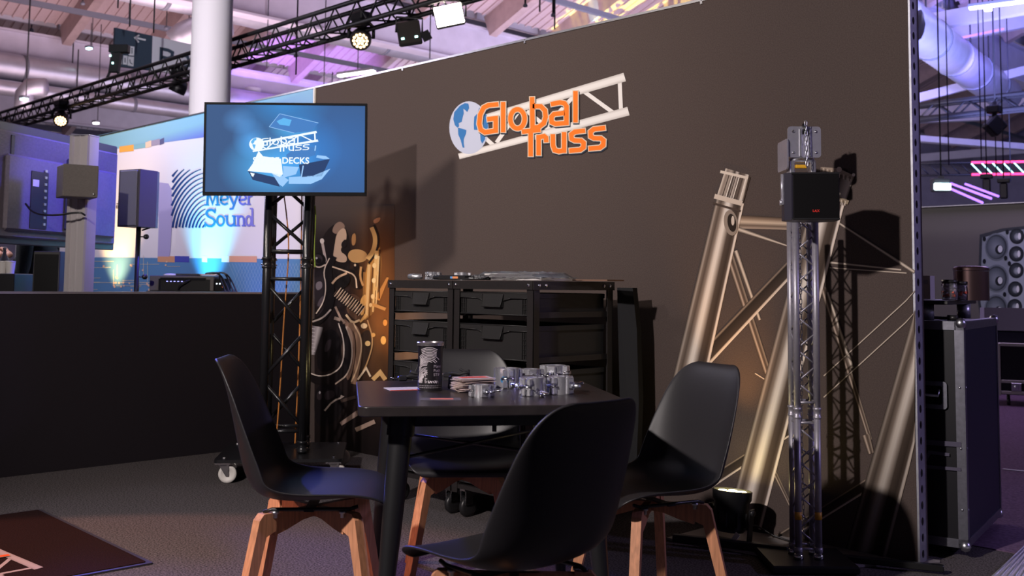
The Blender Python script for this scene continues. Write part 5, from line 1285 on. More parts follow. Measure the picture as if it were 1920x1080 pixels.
# board on blocks with things
zb_ = at(1815, 560, Y=.249).z
bd = thing('raised_board', 'black board on short metal posts standing on the flight case', 'board', Vector((c0.x, c0.y, ZC1+.003)), radians(11))
zB = at(1800, 572, Y=.28).z-ZC1-.003
MB().box((-.335, .33, zB+.009), (.55, .62, .018), bev=.003).build('board', blackpl, bd)
for x, y in ((-.16, .08), (-.09, .50), (-.52, .08), (-.52, .50)): MB().lathe([(.030, 0), (.030, zB)], 20, (x+.0, y, 0)).build('post', polalu, bd)
zz = ZC1+.003+zB+.0185
def jar(x, Yp, r, h, label, m1, m2):
    q = at(x, 575, Y=Yp); t = thing('sweet_jar', label, 'jar', (q.x, Yp, zz), 0)
    MB().lathe([(0, 0), (r, .002), (r, h-.018), (r*.86, h-.014), (r*.86, h-.006), (r*.80, h-.006), (r*.80, h-.016), (r*.94, h-.022), (r*.94, .006), (0, .006)], 28).build('glass', film, t)
    MB().lathe([(0, h-.014), (r*1.0, h-.014), (r*1.03, h-.010), (r*1.03, h), (0, h+.001)], 28).build('lid', m2, t)
    random.seed(int(x)); b = MB()
    for k in range(70):
        a = random.uniform(0, 2*pi); rr_ = r*.80*math.sqrt(random.random()); b.box((rr_*cos(a), rr_*sin(a), .014+random.random()*(h*.62)), (.014, .011, .011), rot=Matrix.Rotation(random.random()*3, 3, 'X')@Matrix.Rotation(random.random()*3, 3, 'Z'))
    b.build('sweets', m1, t, kind='stuff')
    b = MB()
    for k in range(8):
        a = random.uniform(pi, 2*pi); b.box((r*.78*cos(a), r*.78*sin(a), .014+random.random()*(h*.3)), (.014, .008, .011), rot=Matrix.Rotation(random.random()*3, 3, 'X'))
    b.build('red_sweets', cardr, t, kind='stuff')
jar(1781, .33, .031, .088, 'clear jar of pale sweets with a dark lid, at the front of the raised board', mat('sweets_pale', (.62, .55, .58), .5), blackpl)
jar(1802, .42, .026, .082, 'smaller clear jar of sweets, behind the other jar', _M['sweets_pale'], blackpl)
q = at(1822, 570, Y=.50); bn = thing('waste_bin', 'round shiny brown metal canister with a lid on the raised board', 'canister', (q.x, .50, zz), 0)
bm_ = mat('canister_brown', (.24, .15, .15), .22, .9)
rb_ = 61/2/FPX*4.6; hb_ = .150
MB().lathe([(0, 0), (rb_, 0), (rb_, hb_-.022), (0, hb_-.022)], 36).build('body', bm_, bn, smooth_angle=40)
MB().lathe([(0, hb_-.020), (rb_+.002, hb_-.020), (rb_+.002, hb_-.008), (rb_-.006, hb_-.002), (rb_-.03, hb_), (0, hb_)], 36).build('lid', bm_, bn, smooth_angle=40)
q = at(1737, 570, Y=.62); cbx = thing('white_carton', 'white carton standing upright at the left of the raised board, beside the wall end', 'carton', (q.x, .62, zz), 0); MB().box((0, 0, .055), (.06, .05, .108)).build('box', whitepl, cbx); MB().box((0, -.0252, .080), (.04, .0006, .02)).build('printed_field', mat('pale_grey', (.5, .5, .55), .5), cbx)
q = at(1758, 598, Y=.30); ca = thing('cable_coil', 'short black cable lying under the raised board', 'cable', (q.x-.02, .31, ZC1+.003), 0)
MB().path([(-.10, 0, .008), (-.06, .01, .009), (-.02, -.01, .012), (.03, .01, .009), (.06, 0, .010)], .007, 8).build('jacket', blackpl, ca); MB().tube((.06, 0, .012), (.10, .0, .012), .012, 10).build('plug', blackpl, ca)
# far grey wall with printed loudspeaker array
gw0 = at(1680, 389, d=9.6); gw1 = at(2050, 380, d=9.9); FWY = 7.9
wg = mat('far_wall_grey', (.13, .125, .125), .85, noise=.06, scale=120)
zt = at(1830, 385, Y=FWY).z
fw = struct(MB().box((-2.4, FWY+.05, zt/2), (7.0, .1, zt)), 'wall_right', wg)
struct(MB().box((-2.4, FWY-.01, zt+.004), (7.0, .10, .010)), 'trim_head', alu_dull, fw)
fF = lambda x, y, l: (lambda p: Vector((p.x, FWY-.001-l, p.z)))(at(x, y, Y=FWY))
fp_ = Ink(fF, .0012)
fp_.poly([(1837, 440), (1880, 428), (1960, 420), (1960, 700), (1852, 700), (1833, 560)], '3c4148', 1)
fp_.poly([(1842, 446), (1882, 434), (1960, 426), (1960, 700), (1858, 700), (1838, 560)], '8d99a6', 2)
fp_.poly([(1890, 440), (1960, 432), (1960, 700), (1898, 700), (1892, 520)], 'a5b2c0', 3)
for x, y, r in ((1869, 463, 22), (1869, 522, 22), (1868, 578, 22), (1867, 632, 20)):
    fp_.ell((x, y), r, r*1.18, '6f7a86', 4); fp_.ell((x, y), r*.88, r*1.04, '3e454d', 5); fp_.ell((x-1, y+1), r*.8, r*.95, '8b97a4', 6, col2='525c66'); fp_.ell((x+5, y+5), r*.34, r*.40, '2a2f35', 7); fp_.ell((x+7, y+4), r*.2, r*.3, 'd8e2ea', 8)
for x, y, r in ((1907, 443, 14), (1906, 476, 14), (1906, 507, 14), (1904, 542, 14), (1903, 575, 14)):
    fp_.ell((x, y), r, r*1.05, '2b3036', 4); fp_.ell((x, y), r*.8, r*.85, '59636d', 5, col2='2f353b'); fp_.ell((x+1, y+1), r*.45, r*.5, 'b8c4ce', 6, col2='6a747e'); fp_.ell((x+5, y), r*.2, r*.45, 'e8f0f6', 7)
for x, y in ((1889, 435), (1886, 484), (1884, 552), (1846, 448), (1846, 490), (1893, 494)): fp_.ell((x, y), 3.2, 4.5, '20242a', 5)
fp_.build('printed_array_photo', printmat(), fw)
# floor monitors and the far case
q = at(1900, 640, Y=6.0)
fcs = at(1900, 745, d=9.9); 
f2 = thing('flight_case', 'black flight case with pale edges and butterfly latches, far right behind the tall case', 'flight case', (fcs.x+.12, fcs.y+.25, 0), math.atan2(CR.y, CR.x)*0+.35)
palee = mat('pale_edge', (.42, .40, .38), .45, .3)
HZ = at(1900, 641, d=10.2).z
MB().box((0, 0, HZ/2+.05), (.62, .50, HZ-.12)).build('body', laminate, f2)
for z in (.13, .235, HZ-.012): MB().box((0, 0, z), (.635, .515, .030), bev=.003).build('edge_profile', palee, f2)
for sx in (-1, 1): MB().box((sx*.312, -.252, HZ/2+.05), (.020, .020, HZ-.10), bev=.003).build('edge_profile', palee, f2)
for x in (-.17, .17):
    b = MB(); b.box((x, -.262, .185), (.085, .006, .075), bev=.002); b.lathe([(0, 0), (.024, 0), (.02, .008), (0, .008)], 12, (x, -.265, .185), Matrix.Rotation(pi/2, 3, 'X')); b.box((x, -.274, .185), (.008, .008, .045)); b.build('butterfly_latch', steel, f2)
for x in (-.24, .24):
    for y in (-.18, .18): MB().lathe([(0, -.016), (.035, -.016), (.041, -.008), (.041, .008), (.035, .016), (0, .016)], 18, (x, y, .041), Matrix.Rotation(pi/2, 3, 'Y')).build('caster', blackpl, f2)
mo = thing('stage_monitor', 'dark wedge loudspeaker lying on the far flight case', 'loudspeaker', (fcs.x+.06, fcs.y+.25, HZ+.004), .35)
MB().prism([Vector((-.42, a, b)) for a, b in ((-.20, 0), (.22, 0), (.22, .30), (.05, .33), (-.20, .10))], None, (.84, 0, 0)).build('cabinet', mat('monitor_dark', (.012, .012, .03), .45), mo)
MB().prism([Vector((-.38, a, b)) for a, b in ((-.205, .11), (.04, .325), (.035, .33), (-.21, .115))], None, (.76, 0, 0)).build('grille', gm, mo)
# tape and ramp on the hall carpet
a, b = at(1878, 880, z=.006), at(1990, 891, z=.006)
tp = MB().prism([a, b, b+Vector((0, .04, 0)), a+Vector((0, .04, 0))], None, (0, 0, .001)).build('floor_tape', mat('tape_pale', (.45, .42, .45), .5)); tag(tp, 'pale strip of tape across the carpet, right of the tall flight case', 'tape')
rp_ = thing('cable_ramp', 'ridged metal cable ramp in the lower right corner on the carpet', 'ramp', at(1900, 1055, z=.005), 0)
a, b, c_, d_ = [at(x, y, z=.012)-rp_.location for x, y in ((1858, 1085), (1925, 1022), (1990, 1000), (1960, 1100))]
MB().prism([a, b, c_, d_], None, (0, 0, -.008)).build('base', mat('ramp_metal', (.42, .40, .38), .4, .6), rp_)
for k in range(9):
    t0 = k/8; MB().tube(a.lerp(d_, t0), b.lerp(c_, t0), .006, 6).build('ridge', alu_dull, rp_)
# ================================================================ EXHIBITION HALL
roofm = mat('roof_planks', (.52, .40, .40), .8, noise=.10, scale=6, stretch=(1, 30, 1))
beamm = mat('roof_beam', (.44, .33, .32), .8, noise=.1, scale=4)
pale = mat('pale_steel', (.55, .52, .60), .6, noise=.06, scale=3)
greyst = mat('grey_steel', (.16, .17, .21), .6)
ductm = mat('duct_metal', (.50, .50, .57), .42, .6, noise=.08, scale=3)
violet_t = mat('violet_led_tube', (.34, .16, 1.0), .4, emit=2.6)
black_t = mat('truss_black', (.010, .010, .012), .45, spec=.5)
thinblk = mat('hanger_black', (.02, .02, .025), .6)
struct(MB().box((-62, 16, 6), (.4, 84, 12)), 'wall_hall_left', mat('hall_wall', (.33, .30, .38), .9, noise=.08, scale=2))
struct(MB().box((-20, 52, 6), (84, .4, 12)), 'wall_hall_end', mat('hall_wall2', (.30, .28, .38), .9, noise=.08, scale=2))
roof = struct(MB().box((-25, 16, 13.1), (80, 84, .1)), 'ceiling', mat('roof_dark', (.10, .09, .11), .9))
GX = [-1, -11, -21, -31, -41, -51]
Y0, Y1 = -8, 50
zl, zh = 8.3, 12.2
# roof bays: sloped plank panels between rafters, a girder at each valley
pm_ = None
def shared(proto, parent, loc):
    o = proto.copy(); COL.objects.link(o); o.parent = parent; o.location = loc; return o
yy = [Y0+2.6*k for k in range(23)]
L_ = math.hypot(9.2, zh-zl); sl = math.atan2(zh-zl, 9.2)
pan = MB().box((0, 0, 0), (L_, 2.4, .06), rot=Matrix.Rotation(-sl, 3, 'Y'))
for k in range(8): pan.box(Vector((0, -1.1+k*.30, -.05)), (L_, .05, .05), rot=Matrix.Rotation(-sl, 3, 'Y'))
raf = MB().box((0, 0, 0), (L_, .26, .62), rot=Matrix.Rotation(-sl, 3, 'Y'))
up = MB().box((0, 0, 0), (.12, 2.5, zh-zl-.3))
first = {}
for gx in GX:
    for y in yy:
        for key, mb_, m_, nm, loc in (('p', pan, roofm, 'roof_panel', (gx+4.9, y+1.3, (zl+zh)/2+.35)), ('r', raf, beamm, 'rafter', (gx+4.9, y, (zl+zh)/2)), ('u', up, white_panel, 'upstand_panel', (gx-.35, y+1.3, (zl+zh)/2+.2))):
            if key not in first: o = mb_.build(nm, m_, roof); o.location = loc; first[key] = o
            else: shared(first[key], roof, loc)
for gx in GX:
    g = MB(); g.box((gx, (Y0+Y1)/2, 7.75), (.16, Y1-Y0, 1.0)); g.box((gx, (Y0+Y1)/2, 8.25), (.42, Y1-Y0, .06)); g.box((gx, (Y0+Y1)/2, 7.25), (.42, Y1-Y0, .06)); g.build('girder', pale, roof)
    for dz, dx_ in ((8.25, 3.6), (9.6, 6.6)): MB().box((gx+dx_, (Y0+Y1)/2, dz), (.10, Y1-Y0, .14)).build('conduit_tray', greyst, roof)
# tie beams across
for y in (19, 31, 43): 
    for z0 in (7.2,): MB().box((-26, y, z0), (60, .22, .36)).build('tie_beam', pale, roof)
# ducts with ring seams
for X, z, r in ((-21.9, 7.62, .38), (-30.6, 7.12, .40), (-30.2, 6.45, .22)):
    t = thing('air_duct', {-11.6: 'ribbed silver air duct seen at the right beyond the wall end', -21.9: 'ribbed silver air duct crossing behind the white column towards the lit flood', -30.6: 'large silver air duct under the roof at the far left', -30.2: 'thin grey pipe running just below the large duct at the far left'}[X], 'duct', (X, 14 if X > -12 else -6, z))
    pts = []; rr = []
    N = 150
    for k in range(N+1): pts.append((0, (34 if X > -12 else 54)*k/N, 0)); rr.append(r*(1.0 if k % 2 else .985))
    MB().path(pts, r, 20, rr=rr).build('pipe', ductm, t)
    for k in range(1, 11 if X > -12 else 17): MB().lathe([(r*.99, -.05), (r*1.035, -.05), (r*1.035, .05), (r*.99, .05)], 20, (0, k*3.1, 0), Matrix.Rotation(pi/2, 3, 'X')).build('seam_ring', greyst, t)
    for k in range(1, 7 if X > -12 else 12): MB().tube((0, k*4.6, r), (0, k*4.6, r+1.2), .02, 5).build('hanger', thinblk, t)
t = thing('branch_duct', 'bent silver branch pipe behind the overhead truss at the far left', 'duct', at(45, 160, d=26))
b = at(45, 160, d=26); MB().path(smooth_pts := [at(85, 163, d=26)-b, at(55, 163, d=26)-b, at(46, 175, d=26)-b, at(43, 205, d=26)-b], .22, 14).build('pipe', ductm, t)
t = thing('branch_duct', 'wide grey branch pipe rising beside the direction sign, left of the column', 'duct', at(350, 60, d=24))
b = at(350, 60, d=24); MB().path([at(330, 80, d=24)-b, at(345, 66, d=24)-b, at(372, 55, d=24)-b, at(430, 42, d=24)-b], .32, 14).build('pipe', ductm, t)
# white column
CX = at(393, 200, d=12.1)
cwm = mat('column_white', (.78, .76, .80), .7)
def column(x, y, r, label, h=8.2):
    t = thing('round_column', label, 'column', (x, y, 0)); MB().lathe([(r+.10, 0), (r+.10, .25), (r, .27), (r, h-.3), (r+.08, h-.2), (r+.08, h)], 36).build('shaft', cwm, t, smooth_angle=40); return t
column(CX.x, CX.y, .232, 'thick white round column rising behind the lit screen')
for x, y, lab in ((-31, 14, 'far white column low behind the white flood light'), (-41, 8, 'far white column behind the overhead truss at the left')):
    column(x, y, .23, lab, 7.7)

# ---- overhead trusses
def ltruss(name, label, a, b, hgt, wid, rc_, rb_, step, material, brace_mat=None, faces=(0, 1, 2)):
    a = Vector(a); b = Vector(b); Ln = (b-a).length; ang = math.atan2(b.y-a.y, b.x-a.x)
    t = thing(name, label, 'truss', a, ang)
    for y in (-wid/2, wid/2):
        for z in (-hgt/2, hgt/2): MB().tube((0, y, z), (Ln, y, z), rc_, 10).build('chord', material, t)
    n = int(Ln/step); pr_ = {}
    for k in range(n):
        s_ = 1 if k % 2 else -1
        for f in faces:
            key = (f, s_)
            if key not in pr_:
                m_ = MB(); x0, x1 = 0, step
                if f in (0, 1): y = (-wid/2, wid/2)[f]; m_.tube((x0, y, -hgt/2*s_), (x1, y, hgt/2*s_), rb_, 5)
                else: z = (-hgt/2); m_.tube((x0, -wid/2*s_, z), (x1, wid/2*s_, z), rb_, 5)
                o = m_.build('brace', brace_mat or material, t); o.location = (k*step, 0, 0); pr_[key] = o
            else: o = pr_[key].copy(); COL.objects.link(o); o.location = (k*step, 0, 0)
    return t
T0 = at(-20, 232, z=4.0); T1 = at(1000, -62, z=4.0)
TY = 2.42; 
ov = ltruss('lighting_truss', 'long black lighting truss running high behind the wall, from far left to top centre', (-20.5, TY, 4.0), (-6.2, TY, 4.0), .25, .25, .026, .010, .20, black_t)
def hang(x, y0, y1, d, label):
    a, b = at(x, y0, d=d), at(x, y1, d=d); b = Vector((a.x, a.y, b.z)); o = MB().tube((0, 0, 0), b-a, .012, 5).build('hanging_cable', thinblk); o.location = a; tag(o, label, 'cable'); return o
hl = [(172, 92, -20, 30, 'thin cable above the tall fixture, left of the direction sign'), (221, 15, -60, 15.4, 'cable holding the left end of the direction sign'), (243, 50, -60, 15.6, 'second cable above the direction sign'), (288, 62, -60, 15.9, 'cable above the middle of the direction sign'),
      (555, 140, -40, 15, 'long thin cable hanging left of the warm moving head, under the duct'), (500, 128, -60, 24, 'short cable below the truss, over the violet roof panels'), (607, 180, -60, 22, 'thin cable under the truss just above the wall head'), (806, 110, -60, 20, 'thin cable between the dark flood and the lit flood'), (1779, 310, -60, 20, 'long thin cable hanging nearest the wall end on the right'), (1840, 300, -60, 20, 'long thin cable in the middle of the right hall view'),
      (1868, 330, -60, 22, 'long thin cable right of the small moving head'), (1895, 340, -60, 24, 'rightmost long thin cable over the red lit truss'), (1012, 22, -60, 14, 'short cable in front of the patterned roof'), (1040, 55, -60, 15, 'cable with a dark fitting before the patterned roof')]
for h_ in hl: hang(*h_)
# moving heads
warm_led = mat('led_warm', (1.0, .66, .34), .3, emit=5.)
def moving_head(px, py, d, label, aim, lit=True, sc_=1.0):
    p = at(px, py, d=d); t = thing('moving_head', label, 'stage light', p, 0)
    top = Vector((0, 0, TY and (3.875-p.z) if lit is not None else .4))
    A = Vector(aim).normalized(); R = A.to_track_quat('Z', 'Y').to_matrix()
    m_ = MB(); m_.lathe([(0, -.13), (.06, -.13), (.10, -.09), (.115, -.02), (.118, .05), (.112, .085), (.100, .085), (.098, .075), (0, .075)], 24, (0, 0, 0), R); m_.build('head', blackpl, t, smooth_angle=45)
    hd_ax = Vector((A.y, -A.x, 0)).normalized()
    y_ = MB()
    for s_ in (-1, 1): y_.path([hd_ax*s_*.135, hd_ax*s_*.135+Vector((0, 0, .10)), hd_ax*s_*.10+Vector((0, 0, .16))], .02, 6)
    y_.box((0, 0, .17), (.16, .16, .05), bev=.01); y_.build('yoke', blackpl, t)
    b_ = MB(); b_.box((0, 0, .24), (.20, .16, .09), bev=.01); b_.tube((0, 0, .26), (0, 0, .32), .02, 8); b_.build('base', blackpl, t)
    ps = [(0, 0)]+[(.036*cos(a), .036*sin(a)) for a in [2*pi*k/6 for k in range(6)]]+[(.073*cos(a), .073*sin(a)) for a in [2*pi*k/12 for k in range(12)]]
    ln = None
    for x, y in ps:
        c = R@Vector((x, y, .076))
        if ln is None: ln = MB().lathe([(.0, 0), (.0135, .001), (.0155, .008), (.012, .012), (0, .013)], 10, (0, 0, 0), R).build('lens', warm_led if lit else mat('lens_dark', (.03, .03, .035), .15, spec=.8), t); o = ln
        else: o = ln.copy(); COL.objects.link(o)
        o.location = c
    t.scale = (sc_,)*3
    return t
TC_ = (CC-at(680, 78, d=11.4)).normalized()
moving_head(677, 72, 11.35, 'black moving head with nineteen lit warm lenses, on the truss', (TC_.x*.8+.1, TC_.y*.8-.2, -.62))
moving_head(115, 222, 16.6, 'moving head with bright lenses on the truss, above the aluminium column', (.8, -.45, -.75))
moving_head(335, 163, 14.6, 'dark unlit moving head hanging beside the white column', (-.3, -.3, -1), False)
# dark flood and lit flood
def flood(px, py, d, label, lit, w=.26, h=.22, turn=0.):
    p = at(px, py, d=d); t = thing('flood_light', label, 'stage light', p, math.atan2(CR.y, CR.x)+turn)
    T = Matrix.Rotation(radians(20), 3, 'X')@Matrix.Rotation(radians(-12), 3, 'Y')
    m_ = MB(); m_.box((0, .05, 0), (w, .10, h), rot=T, bev=.012)
    for k in range(6): m_.box(T@Vector((0, .115, -h*.4+k*h*.16)), (w*.9, .03, .008), rot=T)
    m_.build('housing', blackpl, t)
    if lit: MB().box(T@Vector((0, -.004, 0)), (w*.94, .012, h*.92), rot=T).build('lit_panel', mat('flood_white', (1.0, .90, .74), .4, emit=30.), t)
    else:
        MB().box(T@Vector((0, -.004, 0)), (w*.9, .01, h*.88), rot=T).build('glass', mat('flood_dark', (.05, .045, .04), .2), t)
        for x in (-.08, .06): MB().box(T@Vector((x, -.012, -h*.22)), (.03, .008, .018), rot=T).build('indicator', mat('cyan_led', (.5, 1.0, .95), .4, emit=6.), t)
        MB().box((.17, .0, -.03), (.09, .03, .10), rot=Matrix.Rotation(-.5, 3, 'Y')).build('barn_door', blackpl, t)
    y_ = MB(); y_.path([(-w*.56, .05, 0), (-w*.56, .05, .16), (w*.56, .05, .16), (w*.56, .05, 0)], .012, 6); y_.tube((0, .05, .16), (0, .05, .24), .018, 8); y_.build('yoke', blackpl, t)
    return t
flood(768, 60, 10.6, 'dark flood light with two small cyan lamps, left of the lit flood', False, .24, .25, .2)
flood(842, 28, 10.2, 'brightly lit flood light on the truss at top centre', True, .29, .21, .0)
lp = lamp('AREA', 'flood_beam', at(842, 34, d=10.0), 60, (1.0, .88, .70), at(842, 34, d=10.0)+Vector((.5, -1, -.8)), .28)
# tall black fixture standing on the truss
q = at(222, 92, d=15.55); tf = thing('truss_fixture', 'black upright bracket with a flat head standing on the overhead truss before the sign', 'bracket', q, math.atan2(CR.y, CR.x))
s_ = 15.6/FPX
MB().box((.2*s_*10, 0, 0), (36*s_, .12, 15*s_), bev=.01).build('head', black_t, tf); MB().prism([Vector((x*s_, -.05, z*s_)) for x, z in ((-11, -8), (6, -8), (2, -44), (-15, -44))], None, (0, .10, 0)).build('body', black_t, tf)
for a, b in (((-14, -42), (-20, -58)), ((0, -42), (4, -52))): MB().tube((a[0]*s_, 0, a[1]*s_), (b[0]*s_, 0, b[1]*s_), .02, 6).build('leg', black_t, tf)
for a, b in ((-12, -14), (-7, -28)): MB().box((a*s_, -.055, b*s_), (3*s_, .01, 3*s_)).build('indicator', mat('cyan_led', 'x') if 0 else _M['cyan_led'], tf)
# direction sign
SX = -16.3
sF = lambda x, y, l=0: at(x, y, X=SX)+Vector((.02+l, 0, 0))
o_ = at(215, 52, X=SX); sg = thing('direction_sign', 'hanging direction sign, dark part with a white arrow and pale part with large dark letters', 'sign', o_)
def spoly(pts, name, material, l, th=.0):
    V_ = [sF(x, y, l)-o_ for x, y in pts]; m_ = MB()
    if th: m_.prism(V_, None, (-th, 0, 0))
    else: m_.add(V_, [tuple(range(len(V_)))])
    return m_.build(name, material, sg)
sdark = mat('sign_dark', (.040, .065, .10), .5); spale = mat('sign_pale', (.78, .76, .84), .5); swhite = mat('sign_white', (.75, .74, .80), .5)
spoly([(215, 52), (285, 67.5), (283, 132), (213, 124)], 'dark_panel', sdark, 0, .06)
spoly([(285, 67.5), (402, 93), (400, 149), (283, 132)], 'pale_panel', spale, 0, .06)
k_ = Ink(lambda x, y, l: sF(x, y, l)-o_, .004); k_.stroke([(252, 71), (272, 75.5)], 3.4, 'ffffff', 1); k_.stroke([(260, 66), (252, 71), (259, 80)], 3.0, 'ffffff', 1)
for pts in ([(240, 86), (251, 88), (250, 105), (240, 104)], [(230, 104), (238, 105), (237, 122), (229, 121)], [(239, 106), (250, 107), (249, 125), (238, 123)], [(224, 104), (228, 104), (227, 121), (223, 120)]): k_.poly(pts, 'ffffff', 1)
k_.build('arrow_and_pictograms', swhite, sg)
k_ = Ink(lambda x, y, l: sF(x, y, l)-o_, .004); k_.ell((246, 92), 1.4, 1.4, '000000', 2); k_.stroke([(246, 94), (246, 101)], 1.8, '000000', 2); k_.stroke([(233, 109), (233, 118)], 1.8, '000000', 2); k_.stroke([(242, 112), (243, 118), (247, 121)], 1.6, '000000', 2); k_.build('pictogram_figures', sdark, sg); k_ = Ink(lambda x, y, l: sF(x, y, l)-o_, .004)
k_.stroke([(300, 121), (301, 92), (314, 94.5), (322, 99), (321, 107), (313, 110), (300.5, 107)], 6.0, '000000', 2, it=0); k_.build('letter', sdark, sg); k_ = Ink(lambda x, y, l: sF(x, y, l)-o_, .004)
k_.stroke([(338, 108), (345, 104), (352, 108), (353, 126)], 5, '000000', 2, it=1); k_.stroke([(352, 116), (342, 115), (338, 121), (344, 126), (352, 123)], 4.5, '000000', 2, it=1)
k_.build('letter', sdark, sg)
# ---- right hall
a, b = at(1700, 214, z=5.2), at(1960, 186, z=5.2)
def hbeam(pa, pb, th, m_, label):
    a, b = Vector(pa), Vector(pb); d = b-a; R = d.to_track_quat('X', 'Z').to_matrix(); o = MB().box((0, 0, 0), (d.length, .30, th), rot=R).build('roof_beam', m_); o.location = (a+b)/2; tag(o, label, 'beam'); return o
hbeam(at(1690, 82, d=27), at(2000, 22, d=27), .42, pale, 'broad pale roof beam across the top of the right hall view')
hbeam(at(1690, 192, d=27), at(2000, 112, d=27), .22, pale, 'pale roof beam rising to the right above the dark truss')
hbeam(at(1690, 258, d=30), at(2000, 282, d=30), .17, pale, 'thin pale beam below the dark truss in the right hall view')
hbeam(at(1690, 228, d=34), at(1850, 222, d=34), .14, pale, 'short pale beam just under the dark truss beside the wall end')
a, b = at(1792, 73, d=23.6), at(1882, 54, d=23.6); o = MB().tube((0, 0, 0), b-a, .03, 6).build('light_tube', violet_t); o.location = a; tag(o, 'violet light tube along the broad pale roof beam', 'light tube')
da, db = at(1685, 30, z=6.5), at(1885, 178, z=6.5); dd = db-da; t = thing('air_duct', 'ribbed silver air duct slanting across the right hall view beside the wall end', 'duct', da); R = dd.to_track_quat('Z', 'Y').to_matrix()
N = 90; MB().path([dd*(k/N) for k in range(N+1)], .45, 20, rr=[.45*(1 if k % 2 else .985) for k in range(N+1)]).build('pipe', ductm, t)
for k in range(1, 5): MB().lathe([(.445, -.05), (.467, -.05), (.467, .05), (.445, .05)], 20, dd*(k/5+.03), R).build('seam_ring', greyst, t)
for k in range(1, 5): MB().tube(dd*(k/5), dd*(k/5)+Vector((0, 0, 3)), .02, 5).build('hanger', thinblk, t)
a, b = at(1700, 214, z=5.2), at(1960, 186, z=5.2)
rt_ = ltruss('lighting_truss', 'dark truss crossing the right hall view below the silver duct', a, b, .32, .32, .05, .022, .36, black_t)
q = at(1865, 236, d=21.5); t = thing('moving_head', 'small dark moving head hanging from the right truss before the green glow', 'stage light', q, 0)
m_ = MB(); R = Matrix.Rotation(.78, 3, CF.normalized()); m_.box((0, 0, 0), (.34, .26, .34), rot=Matrix.Rotation(pi/4, 3, Vector((CF.x, CF.y, 0)).normalized())@Matrix.Rotation(math.atan2(CR.y, CR.x), 3, 'Z'), bev=.03); m_.build('head', black_t, t)
m_ = MB(); m_.box((0, 0, .34), (.26, .26, .16), bev=.02); m_.tube((0, 0, .15), (0, 0, .5), .05, 8); m_.build('base', black_t, t)
a, b = at(1700, 318, z=4.1), at(1980, 314, z=4.1)
magenta = mat('magenta_led', (1.0, .05, .22), .4, emit=3.2); cyanw = mat('cyan_white_led', (.45, .95, 1.0), .4, emit=3.0); violet = mat('violet_led_tube', (.34, .16, 1.0), .4, emit=2.6)
red = thing('lit_truss', 'truss with glowing magenta bars and pale diagonal tubes, low in the right hall view', 'truss', a, math.atan2(b.y-a.y, b.x-a.x)); Ln = (b-a).length; hh = .30
for z in (-hh/2, hh/2):
    MB().tube((0, 0, z), (Ln, 0, z), .03, 6).build('chord', black_t, red)
    MB().box((Ln*.715, -.04, z), (Ln*.55, .03, .055)).build('light_bar', magenta, red, label='glowing magenta bar')
n = 14
for k in range(n):
    x = Ln*(k+.5)/n; s_ = -1
    MB().tube((x-.10, 0, hh/2), (x+.16, 0, -hh/2), .018, 5).build('brace', cyanw if k > 5 else black_t, red)
for i, (x0_, y0_, x1_, y1_, lab) in enumerate(((1783, 344, 1858, 372, 'upper violet light tube slanting down in the right hall'), (1778, 352, 1842, 380, 'lower violet light tube slanting down in the right hall'), (1810, 345, 1872, 368, 'short violet light tube beside the two slanting ones'))):
    a, b = at(x0_, y0_, d=20), at(x1_, y1_, d=17+i); o = MB().tube((0, 0, 0), b-a, .022, 6).build('light_tube', violet); o.location = a; tag(o, lab, 'light tube')
q = at(1767, 348, d=16); t = thing('flood_light', 'small bright white flood light low in the right hall, beside the wall end', 'stage light', q, math.atan2(CR.y, CR.x)); s_ = 16/FPX
MB().box((0, .08, 2*s_), (33*s_, .14, 26*s_), bev=.02).build('housing', greyst, t); MB().box((0, .0, -2*s_), (32*s_, .03, 13*s_), bev=.02).build('lit_panel', mat('flood_cool', (.75, 1.0, 1.0), .4, emit=7.), t); MB().box((0, .05, 16*s_), (10*s_, .05, 6*s_)).build('clamp', greyst, t)
for x, y, d, lab in ((1850, 350, 20, 'dark speaker hanging right of the violet tubes'), (1882, 358, 20, 'dark fixture hanging at the right, under the magenta truss')):
    q = at(x, y, d=d); t = thing('hanging_fixture', lab, 'stage light', q, .3); MB().box((0, 0, 0), (.14, .14, .30), bev=.02).build('body', black_t, t); MB().box((0, 0, .20), (.22, .16, .08), bev=.01).build('head', black_t, t)
# small lamps under the roof
for i, (x, y, d, c_, lab) in enumerate(((167, 91, 30, 'c', 'small cyan white lamp under the roof, left of the sign'), (45, 186, 24, 'c', 'cyan lamp glowing below the bent pipe at the far left'), (180, 231, 30, 'w', 'pale oblong lamp right of the bright moving head at the left'), (1853, 18, 22, 'w', 'small white lamp at the top right of the hall'),
                          (668, 138, 24, 'w', 'long white strip lamp just above the wall head, left of centre'), (1880, 8, 20, 'w', 'long white strip lamp at the upper right corner'))):
    q = at(x, y, d=d); w_ = {4: 1.1, 5: 1.2}.get(i, .16); t = thing('roof_lamp', lab, 'lamp', q, .2); MB().box((0, 0, .05), (w_+.04, .16, .06), bev=.01).build('housing', greyst, t)
    MB().box((0, 0, 0), (w_, .12, .05), bev=.01).build('lit_cover', mat('lamp_'+c_, (.55, 1.0, 1.0) if c_ == 'c' else (1, .97, .95), .4, emit=6.), t)
